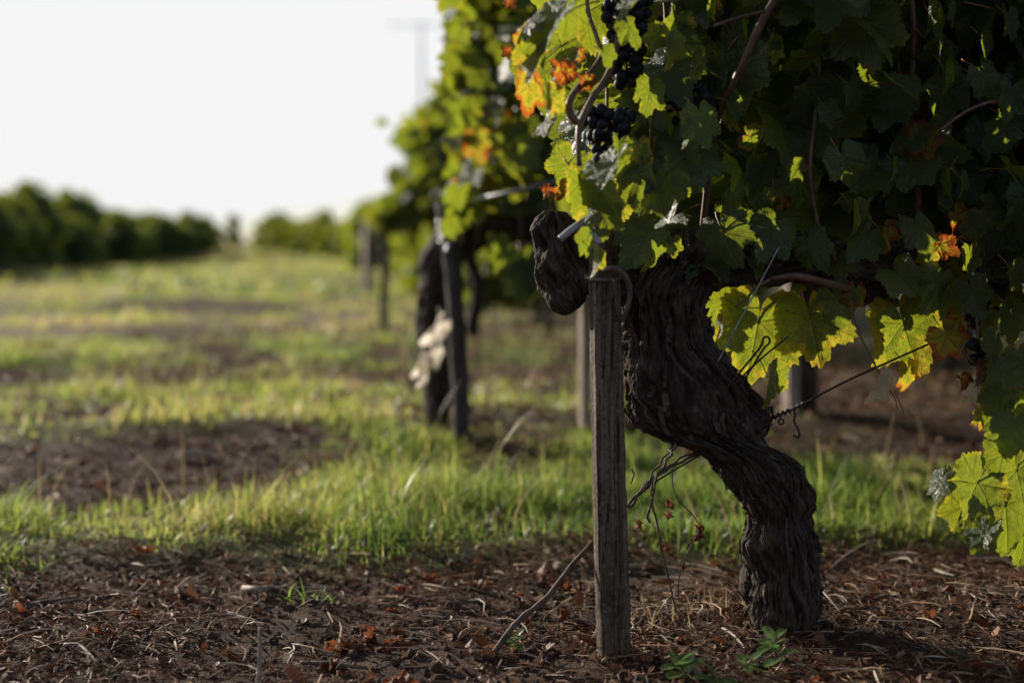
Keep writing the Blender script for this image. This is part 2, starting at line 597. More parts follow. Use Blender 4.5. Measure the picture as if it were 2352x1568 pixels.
def ground_z(x, y):
    x = np.asarray(x, float); y = np.asarray(y, float)
    far = np.clip((y - 6) / 30, 0, 1)
    z = .018 * fbm(x * 1.1, y * 1.1, 0, 3, 31) + far * .25 * fbm(x * .05, y * .05, 0, 3, 37)
    near = np.clip((6 - np.hypot(x, y)) / 2, 0, 1)
    z = z + near * (.010 * fbm(x * 9, y * 9, 0, 4, 41) + .006 * np.abs(fbm(x * 34, y * 34, 0, 3, 43)))
    # soil drawn up a little along the first rows
    v = band_v(x, y)
    # grass strips stand a few centimetres above the worked soil, a low bank farther off
    st = lambda e, w_: np.clip((v - e) / w_ + .5, 0, 1)
    wob = .10 * vnoise(x * 2.1, y * .4, 0, 61)
    v = v + wob
    z = z + .026 * (st(2.32, .18) - st(2.95, .2)) + .022 * (st(3.75, .2) - st(5.1, .4)) + .03 * (st(6.1, .3) - st(7.6, .6))
    bank = np.clip((x + 3.4) / .4, 0, 1) * np.clip((-.5 - x) / .4, 0, 1) * np.clip(.6 + .8 * vnoise(x * 1.4, y * .1, 0, 67), 0, 1)
    z = z + .11 * bank * (st(10.9, .18) - st(12.4, 1.2))
    v = v - wob
    z = z + .006 * np.exp(-((x - .13) ** 2 + (y - 1.775) ** 2) / .055 ** 2) + .008 * np.exp(-((x - .36) ** 2 + (y - 1.87) ** 2) / .10 ** 2)
    z = z + .004 * np.exp(-((v - 1.9) / .28) ** 2) - .010 + .03 * np.exp(-((v - 3.75) / .35) ** 2)
    return z


def axis(fine_lo, fine_hi, step, lo, hi, grow=1.09):
    a = list(np.arange(fine_lo, fine_hi + 1e-9, step))
    s = step; x = a[-1]
    while x < hi:
        s *= grow; x += s; a.append(x)
    s = step; x = a[0]; pre = []
    while x > lo:
        s *= grow; x -= s; pre.append(x)
    return np.array(pre[::-1] + a)


gx = axis(-1.25, 1.25, .011, -2500, 2500, 1.085)
gy = axis(1.35, 3.1, .011, -120, 3500, 1.05)
X, Y = np.meshgrid(gx, gy)
Z = ground_z(X, Y)
nx, ny = len(gx), len(gy)
i, j = np.meshgrid(np.arange(ny - 1), np.arange(nx - 1), indexing='ij')
Fg = np.stack([i * nx + j, i * nx + j + 1, (i + 1) * nx + j + 1, (i + 1) * nx + j], -1).reshape(-1, 4)
me = mesh_np('ground', np.stack([X.ravel(), Y.ravel(), Z.ravel()], -1), Fg, [M_GROUND],
             attrs={'veg': veg_mask(X.ravel(), Y.ravel()), 'dry': dry_mask(X.ravel(), Y.ravel())})
tag(link('ground', me), 'bare brown soil and grassy strips of the vineyard headland', None, None, 'structure')


def gz(x, y):
    return float(ground_z(np.array([x]), np.array([y]))[0])


# ------------------------------------------------------------------ leaf shapes
def leaf_outline(th, seed):
    r_ = np.random.default_rng(seed)
    Rr = np.full_like(th, .68)
    for c, L in ((0, 1.0), (.95, .90), (-.95, .90), (1.95, .78), (-1.95, .78)):
        L = L * r_.uniform(.93, 1.07)
        d = np.abs(th - c)
        Rr = np.maximum(Rr, L * (1 - .36 * (d / .5) ** 1.5))
    Rr = Rr * np.clip((math.pi - np.abs(th)) / .5, .10, 1) ** .55
    ph = th * 34 / (2 * math.pi) + .35 * np.sin(th * 5 + seed)
    f = ph - np.floor(ph)
    tooth = np.where(f < .62, f / .62, (1 - f) / .38)
    return Rr * (1 + .105 * (tooth - .55) * np.clip(np.abs(math.pi - np.abs(th)) * 2, 0, 1))


def leaf_geo(seed, nA=136, nR=8, cup=.1, fold=.1, wave=.08, rollx=0., rolly=0., pucker=.034, petiole=True):
    th = np.linspace(-math.pi * .985, math.pi * .985, nA)
    Rr = leaf_outline(th, seed)
    s = (np.arange(1, nR + 1) / nR) ** .85
    x = np.outer(s, Rr * np.sin(th)); y = np.outer(s, Rr * np.cos(th))
    e = np.outer(s, np.ones(nA))
    x = np.concatenate([[0], x.ravel()]); y = np.concatenate([[0], y.ravel()]); e = np.concatenate([[0], e.ravel()])
    uv = np.stack([x, y], -1)
    r2 = x * x + y * y
    ang = np.arctan2(x, y)
    z = -cup * r2 + fold * np.sqrt(x * x + .004) + wave * np.sin(3 * ang + seed) * r2 + .6 * wave * np.sin(7 * ang + seed * 2) * r2 * e
    z = z + pucker * fbm(x * 4 + seed, y * 4, 0, 3, seed) + pucker * .8 * vnoise(x * 11, y * 11 + seed, 0, seed) * np.clip(r2 * 6, 0, 1)
    for k, (c) in enumerate((0, .95, -.95, 1.95, -1.95)):
        d = np.abs(x * math.cos(c) - y * math.sin(c)); al = x * math.sin(c) + y * math.cos(c)
        z = z - .016 * np.exp(-(d / .05) ** 2) * (al > 0)
    V = np.stack([x, y, z], -1)
    if abs(rollx) > 1e-3:       # curl the sides up
        rho = 1 / rollx
        a = V[:, 0] / rho
        V[:, 0], V[:, 2] = (rho - V[:, 2]) * np.sin(a), rho - (rho - V[:, 2]) * np.cos(a)
    if abs(rolly) > 1e-3:       # curl the tip
        rho = 1 / rolly
        a = V[:, 1] / rho
        V[:, 1], V[:, 2] = (rho - V[:, 2]) * np.sin(a), rho - (rho - V[:, 2]) * np.cos(a)
    c = np.arange(nA - 1)
    F3 = np.stack([np.zeros(nA - 1, int), 1 + c + 1, 1 + c], -1)
    ii, jj = np.meshgrid(np.arange(nR - 1), c, indexing='ij')
    q = np.stack([1 + ii * nA + jj, 1 + ii * nA + jj + 1, 1 + (ii + 1) * nA + jj + 1, 1 + (ii + 1) * nA + jj], -1).reshape(-1, 4)
    V = V * .6
    return V, q, F3, uv, e


def leaf_mesh(name, seed, mat, petiole=True, **kw):
    V, q, t, uv, e = leaf_geo(seed, **kw)
    n = len(V)
    mi = [np.zeros(len(q), int), np.zeros(len(t), int)]
    Fs = [q, t]
    mats = [mat]
    if petiole:
        pv, pq, pt = tube_geo([(0, .02, -.004), (.01, -.12, -.05), (.03, -.32, -.16), (.03, -.5, -.33)], [.011, .010, .011, .016], 6, 10)
        V = np.vstack([V, pv]); uv = np.vstack([uv, np.zeros((len(pv), 2))]); e = np.concatenate([e, np.zeros(len(pv))])
        Fs += [pq + n, pt + n]
        mi += [np.ones(len(pq), int), np.ones(len(pt), int)]
        mats.append(M_PET)
    return mesh_np(name, V, Fs, mats, uv=uv, attrs={'edge': e}, mat_idx=np.concatenate(mi))


LEAF_KW = [
    dict(cup=.10, fold=.12, wave=.05), dict(cup=.22, fold=.02, wave=.08), dict(cup=-.05, fold=.25, wave=.06),
    dict(cup=.05, fold=-.15, wave=.09), dict(cup=.15, fold=.1, wave=.05, rolly=-.7), dict(cup=.0, fold=.0, wave=.10, rollx=.5),
    dict(cup=.3, fold=.05, wave=.12), dict(cup=.05, fold=.3, wave=.05, rolly=-.5), dict(cup=.12, fold=-.05, wave=.07, rollx=-.5),
    dict(cup=-.1, fold=.1, wave=.12, pucker=.04),
    dict(cup=.1, fold=.5, wave=.08, rolly=-.6), dict(cup=.25, fold=.05, wave=.16, rollx=-.9, pucker=.04), dict(cup=.0, fold=.2, wave=.14, rollx=1.0, pucker=.03),
]
LEAVES = [leaf_mesh('vine_leaf', 10 + k, M_LEAF, **kw) for k, kw in enumerate(LEAF_KW)]
L_FOLD = leaf_mesh('folded_leaf', 31, M_LEAF, cup=.1, fold=.75, wave=.06)
L_ROLL = leaf_mesh('rolled_leaf', 32, M_LEAF, cup=.0, fold=.0, wave=.08, rollx=2.2)
L_ROLLD = leaf_mesh('rolled_leaf', 33, M_LEAF, cup=.1, fold=.0, wave=.10, rollx=-1.7, rolly=-.4)
L_CRUMP = leaf_mesh('crumpled_leaf', 34, M_LEAF, cup=.2, fold=.3, wave=.25, rollx=1.2, pucker=.14)
L_PALE = leaf_mesh('pale_leaf', 35, M_PALE, cup=.1, fold=.5, wave=.12, rollx=1.5, pucker=.06)
L_PALE2 = leaf_mesh('pale_leaf', 36, M_PALE, cup=.2, fold=.2, wave=.2, rollx=-1.0, pucker=.09)
L_DRY = [leaf_mesh('dry_leaf', 40 + k, M_DRY, petiole=(k != 1), cup=.2, fold=.2 + .3 * k, wave=.35, rollx=2.3 + .6 * k, rolly=(1.6, -1.4, 2.2)[k], pucker=.26) for k in range(3)]
# leaves of the vines farther back: the same outline, fewer faces
LEAVES_B = [leaf_mesh('back_leaf', 50 + k, M_LEAF, nA=70, nR=3, **LEAF_KW[k]) for k in range(5)]


def leaf_rot(tip=0., ax=0., az=0., face=1):
    """tip: tip turned to the right from hanging straight down; ax leans the tip away; az turns the blade about the vertical (degrees)"""
    t = R(tip)
    Yv = Vector((math.sin(t), 0, -math.cos(t)))
    Zv = Vector((0, -1.0 * face, 0))
    Xv = Yv.cross(Zv)
    m = Matrix((Xv, Yv, Zv)).transposed()
    return (Matrix.Rotation(R(az), 3, 'Z') @ Matrix.Rotation(R(ax), 3, 'X') @ m)


def leaf_obj(me, p, size, rot, age, parent, wp):
    o = link('leaf', me, parent, wp)
    o.matrix_basis = Matrix.Translation(p) @ rot.to_4x4() @ Matrix.Scale(size, 4)
    o['age'] = age
    return o


def low_leaf(seed, nA=30, nR=2, **kw):
    return leaf_geo(seed, nA=nA, nR=nR, **kw)


LOWS = [low_leaf(60 + k, **LEAF_KW[k]) for k in range(6)]
TINY = [low_leaf(70 + k, nA=11, nR=1, **LEAF_KW[k]) for k in range(5)]


def leaf_mass(name, items, mat, lib):
    """items: (pos, size, rot 3x3, age); one mesh of many leaves"""
    Vs, Q, T, U, E, A, Rn, b = [], [], [], [], [], [], [], 0
    for k, (p, size, rot, age) in enumerate(items):
        V, q, t, uv, e = lib[k % len(lib)]
        Vs.append((V * size) @ np.array(rot).T + np.array(p)); T.append(t + b)
        if len(q): Q.append(q + b)
        U.append(uv); E.append(e); A.append(np.full(len(V), age)); Rn.append(np.full(len(V), random.random())); b += len(V)
    F = ([np.vstack(Q)] if Q else []) + [np.vstack(T)]
    return mesh_np(name, np.vstack(Vs), F, [mat], uv=np.vstack(U),
                   attrs={'edge': np.concatenate(E), 'age': np.concatenate(A), 'rnd': np.concatenate(Rn)})


def random_rot(r_, front=.65):
    face = 1 if r_.random() < front else -1
    return leaf_rot(r_.gauss(0, 38), r_.gauss(-28, 26) * face, r_.gauss(0, 38) + (0 if r_.random() < .8 else 90), face)


# ------------------------------------------------------------------ bark bodies
def bark_skin(C, hw, hd, nA, seed, ridge=.0045, lump=.010, twist=2.0, k=6.5, axis_dir=None, lstep=6.5):
    """stack of elliptical slices: centres C (m,3), half widths hw, half depths hd; slices lie across axis_dir frames"""
    m = len(C)
    T = np.gradient(C, axis=0); ln = np.linalg.norm(T, axis=1); T /= ln[:, None] + 1e-9
    Ls = np.concatenate([[0], np.cumsum(np.linalg.norm(np.diff(C, axis=0), axis=1))])
    a = np.linspace(0, 2 * math.pi, nA, endpoint=False)
    V = np.zeros((m, nA, 3)); H = np.zeros((m, nA))
    for i in range(m):
        if axis_dir is None:      # horizontal slices
            ex, ey = np.array([1., 0, 0]), np.array([0, 1., 0])
        else:
            ey = np.array([0, 1., 0]); ey = ey - T[i] * np.dot(ey, T[i]); ey /= np.linalg.norm(ey)
            ex = np.cross(ey, T[i])
        for j in range(nA):
            aj = a[j]
            at_ = aj + twist * Ls[i]
            ca, sa = math.cos(aj), math.sin(aj)
            ct, st = math.cos(at_), math.sin(at_)
            base = C[i] + ex * (hw[i] * ca) + ey * (hd[i] * sa)
            wob = mnoise.noise((base[0] * 22 + seed, base[1] * 22, base[2] * 22)) * 1.1
            n1 = mnoise.noise((ct * k + wob, st * k + wob, Ls[i] * lstep + seed))
            n2 = mnoise.noise((ct * k * 2.6, st * k * 2.6 + wob, Ls[i] * lstep * 2.2 + seed + 7))
            n3 = mnoise.noise((base[0] * 16 + seed * 3, base[1] * 16, base[2] * 16))
            n4 = mnoise.noise((base[0] * 48, base[1] * 48 + seed, base[2] * 34))
            n5 = mnoise.noise((base[0] * 120, base[1] * 120 + seed, base[2] * 70))
            n6 = mnoise.noise((base[0] * 9 + seed * 5, base[1] * 9 + 3, base[2] * 11))
            d = .55 * lump * n6 + ridge * (1 - 2.4 * abs(n1)) + ridge * .5 * (1 - 2.4 * abs(n2)) + lump * n3 + .0065 * n4 + .003 * n5
            V[i, j] = base + ex * (d * ca) + ey * (d * sa)
            H[i, j] = .5 + .55 * (.62 - 1.7 * abs(n1)) + .35 * (.5 - 1.6 * abs(n2))
    i, j = np.meshgrid(np.arange(m - 1), np.arange(nA), indexing='ij')
    j2 = (j + 1) % nA
    q = np.stack([i * nA + j, i * nA + j2, (i + 1) * nA + j2, (i + 1) * nA + j], -1).reshape(-1, 4)
    Vf = np.vstack([V.reshape(-1, 3), C[:1], C[-1:]])
    kk = np.arange(nA); k2 = (kk + 1) % nA; c0 = m * nA
    t = np.vstack([np.stack([k2, kk, np.full(nA, c0)], -1), np.stack([(m - 1) * nA + kk, (m - 1) * nA + k2, np.full(nA, c0 + 1)], -1)])
    return Vf, q, t, np.concatenate([H.ravel(), [.4, .4]])


def px_path(rows, n):
    """rows: (x, y, d, radius px) -> smooth centres and radii in metres"""
    P = np.array([(*at(x, y, d), r / ppm(d)) for x, y, d, r in rows])
    S = spline(P, n)
    return S[:, :3], np.maximum(S[:, 3], .002)


# ================================================================== the near vine
DV = 1.87
BASE_A = at(1800, 1490, DV)
vineA = thing('grapevine', 'gnarled old grapevine with twisted dark trunk and bunches of black grapes beside the nearest stake', 'grapevine',
              (BASE_A.x, BASE_A.y, 0))
WA = vineA.location.copy()

prof = [(1590, 1690, 1912), (1535, 1706, 1896), (1490, 1722, 1882), (1400, 1716, 1892), (1330, 1700, 1904), (1250, 1702, 1890), (1200, 1712, 1876),
        (1150, 1692, 1868), (1100, 1660, 1852), (1058, 1626, 1836), (1030, 1590, 1796), (1008, 1530, 1768), (985, 1480, 1766), (950, 1448, 1768),
        (900, 1442, 1740), (850, 1438, 1698), (800, 1438, 1655), (750, 1441, 1630), (700, 1446, 1616), (650, 1450, 1640),
        (610, 1455, 1680), (575, 1465, 1690), (545, 1490, 1660), (525, 1530, 1620)]
rows = []
for y, l_, r_ in prof:
    c = at((l_ + r_) / 2, y, DV)
    w = (r_ - l_) / 2 / ppm(DV)
    rows.append((c.x, c.y, c.z, w, min(w, .050) * .95 if y < 1100 and y > 600 else w * .9))
S = spline(np.array(rows), 330)
V, q, t, rg_ = bark_skin(S[:, :3], S[:, 3] - .006, S[:, 4], 156, 3.0, twist=2.4, ridge=.0042, lump=.020, lstep=12.0)
link('trunk', mesh_np('trunk', V, [q, t], [M_BARK], attrs={'ridge': rg_}), vineA, WA)

# loose strips of bark lifting off the trunk
def bark_strips(V, m, nA_, n, seed, rmin=.012, rmax=.045):
    r_ = random.Random(seed); geo = []
    G = V[:m * nA_].reshape(m, nA_, 3)
    for _ in range(n):
        L_ = r_.uniform(rmin, rmax); i0 = r_.randrange(12, m - 40); j0 = r_.randrange(nA_)
        span = max(3, int(L_ / (np.linalg.norm(G[min(m - 1, i0 + 10), j0] - G[i0, j0]) / 10 + 1e-6)))
        span = min(span, m - 2 - i0)
        wj = r_.choice((1, 1, 2, 2, 3))
        lift = r_.uniform(.001, .007); flip = r_.random() < .5
        pts = []
        for u in np.linspace(0, 1, 6):
            i_ = i0 + int(span * u); jj = (j0 + int(r_.uniform(-.6, .6) + 2 * u)) % nA_
            c = G[i_].mean(0)
            a_, b_ = G[i_, jj], G[i_, (jj + wj) % nA_]
            nn_ = (a_ + b_) / 2 - c; nn_ /= np.linalg.norm(nn_) + 1e-9
            k_ = (u if flip else 1 - u) ** 2
            pts.append((a_ + nn_ * (.0012 + lift * k_), b_ + nn_ * (.0012 + lift * k_ * 1.2), a_ + nn_ * (lift * k_ - .0006), b_ + nn_ * (lift * k_ - .0006)))
        P = np.array(pts).reshape(-1, 3)
        q_ = []
        for k_ in range(5):
            o_ = k_ * 4
            q_ += [(o_, o_ + 1, o_ + 5, o_ + 4), (o_ + 3, o_ + 2, o_ + 6, o_ + 7), (o_ + 2, o_, o_ + 4, o_ + 6), (o_ + 1, o_ + 3, o_ + 7, o_ + 5)]
        t_ = [(0, 2, 1), (1, 2, 3), (20, 21, 22), (21, 23, 22)]
        geo.append((P, np.array(q_), np.array(t_)))
    return join_geo(geo)


bv, bq, bt = bark_strips(V, 330, 156, 760, 5)
o = link('loose_bark', mesh_np('loose_bark', bv, [bq, bt], [M_BARK], smooth=False, attrs={'ridge': np.repeat(rng.uniform(.4, 1.0, len(bv) // 24), 24)}), vineA, WA)
o['kind'] = 'stuff'

C, r_ = px_path([(1540, 620, 1.87, 78), (1640, 600, 1.88, 66), (1740, 585, 1.90, 58), (1840, 592, 1.91, 50), (1920, 622, 1.93, 52), (1990, 634, 1.95, 62),
                 (2060, 606, 1.97, 44), (2140, 578, 1.99, 29), (2240, 562, 2.0, 26), (2360, 555, 2.02, 25), (2500, 548, 2.05, 24), (2680, 540, 2.08, 22)], 230)
V, q, t, rg_ = bark_skin(C, r_, r_ * .95, 84, 11.0, ridge=.0035, lump=.007, axis_dir=1, twist=1.5, k=5, lstep=4)
link('arm', mesh_np('arm', V, [q, t], [M_BARK], attrs={'ridge': rg_}), vineA, WA)

C, r_ = px_path([(1322, 712, 1.83, 6), (1318, 706, 1.83, 24), (1308, 690, 1.83, 42), (1300, 660, 1.83, 55), (1294, 625, 1.83, 60), (1288, 590, 1.83, 52), (1284, 562, 1.83, 44), (1280, 535, 1.83, 46), (1277, 512, 1.83, 42), (1275, 497, 1.83, 30), (1274, 488, 1.83, 16), (1274, 485, 1.83, 4)], 150)
V, q, t, rg_ = bark_skin(C, r_, r_ * .9, 110, 21.0, ridge=.0036, lump=.016, axis_dir=1, twist=6, k=4, lstep=26)
link('burl', mesh_np('burl', V, [q, t], [M_BARK], attrs={'ridge': rg_}), vineA, WA)
C, r_ = px_path([(1290, 640, 1.84, 40), (1360, 630, 1.86, 44), (1440, 630, 1.87, 60), (1520, 640, 1.87, 60)], 60)
V, q, t, rg_ = bark_skin(C, r_, r_ * .8, 60, 25.0, ridge=.004, lump=.008, axis_dir=1, twist=2, k=5)
link('arm', mesh_np('arm', V, [q, t], [M_BARK], attrs={'ridge': rg_}), vineA, WA)

# canes: shoots rising from the arm through the leaves
cane_rows = [
    [(1330, 382, 1.64, 6), (1328, 330, 1.64, 6.5), (1334, 285, 1.65, 8.5), (1362, 225, 1.67, 8), (1398, 168, 1.70, 8), (1420, 90, 1.74, 7), (1440, -60, 1.8, 6)],
    [(1334, 288, 1.65, 8), (1308, 262, 1.65, 9), (1312, 225, 1.66, 8), (1345, 180, 1.68, 6), (1380, 130, 1.72, 5), (1372, 90, 1.74, 5), (1352, 30, 1.76, 4.5), (1345, -60, 1.76, 4)],
    [(1790, -20, 1.74, 9), (1740, 70, 1.74, 9), (1705, 150, 1.75, 9), (1678, 205, 1.77, 8), (1640, 300, 1.82, 8), (1620, 480, 1.86, 9), (1610, 600, 1.87, 10)],
    [(1640, 60, 1.70, 4), (1700, 40, 1.72, 4), (1770, 20, 1.74, 4), (1800, -20, 1.74, 4)],
    [(1960, 700, 1.86, 4), (1940, 640, 1.87, 5), (1900, 560, 1.87, 6), (1875, 500, 1.87, 5), (1860, 380, 1.86, 5), (1880, 200, 1.88, 5), (1900, -60, 1.9, 5)],
    [(2100, 590, 1.97, 7), (2110, 450, 1.96, 7), (2080, 300, 1.94, 6), (2100, 120, 1.93, 6), (2090, -80, 1.93, 5)],
    [(2290, 560, 2.0, 7), (2300, 400, 1.98, 7), (2330, 200, 1.96, 6), (2320, -60, 1.95, 5)],
    [(1460, 620, 1.86, 8), (1500, 450, 1.84, 7), (1490, 300, 1.82, 6), (1530, 100, 1.82, 6), (1520, -80, 1.82, 5)],
    [(2160, 300, 1.80, 4), (2210, 262, 1.80, 4), (2260, 238, 1.80, 4), (2300, 232, 1.82, 3.5)],
    [(1770, 640, 1.80, 5), (1830, 634, 1.80, 8), (1900, 650, 1.82, 9), (1960, 668, 1.86, 8)],
    [(1690, 705, 1.80, 3), (1712, 690, 1.80, 3), (1735, 662, 1.80, 3), (1770, 641, 1.80, 4)],
]
for k, rr in enumerate(cane_rows):
    P = [at(x, y, d) for x, y, d, w in rr]
    link('cane', tube_mesh('cane', P, [w / ppm(d) for x, y, d, w in rr], M_CANE, 10, bump=.18, seed=k), vineA, WA)

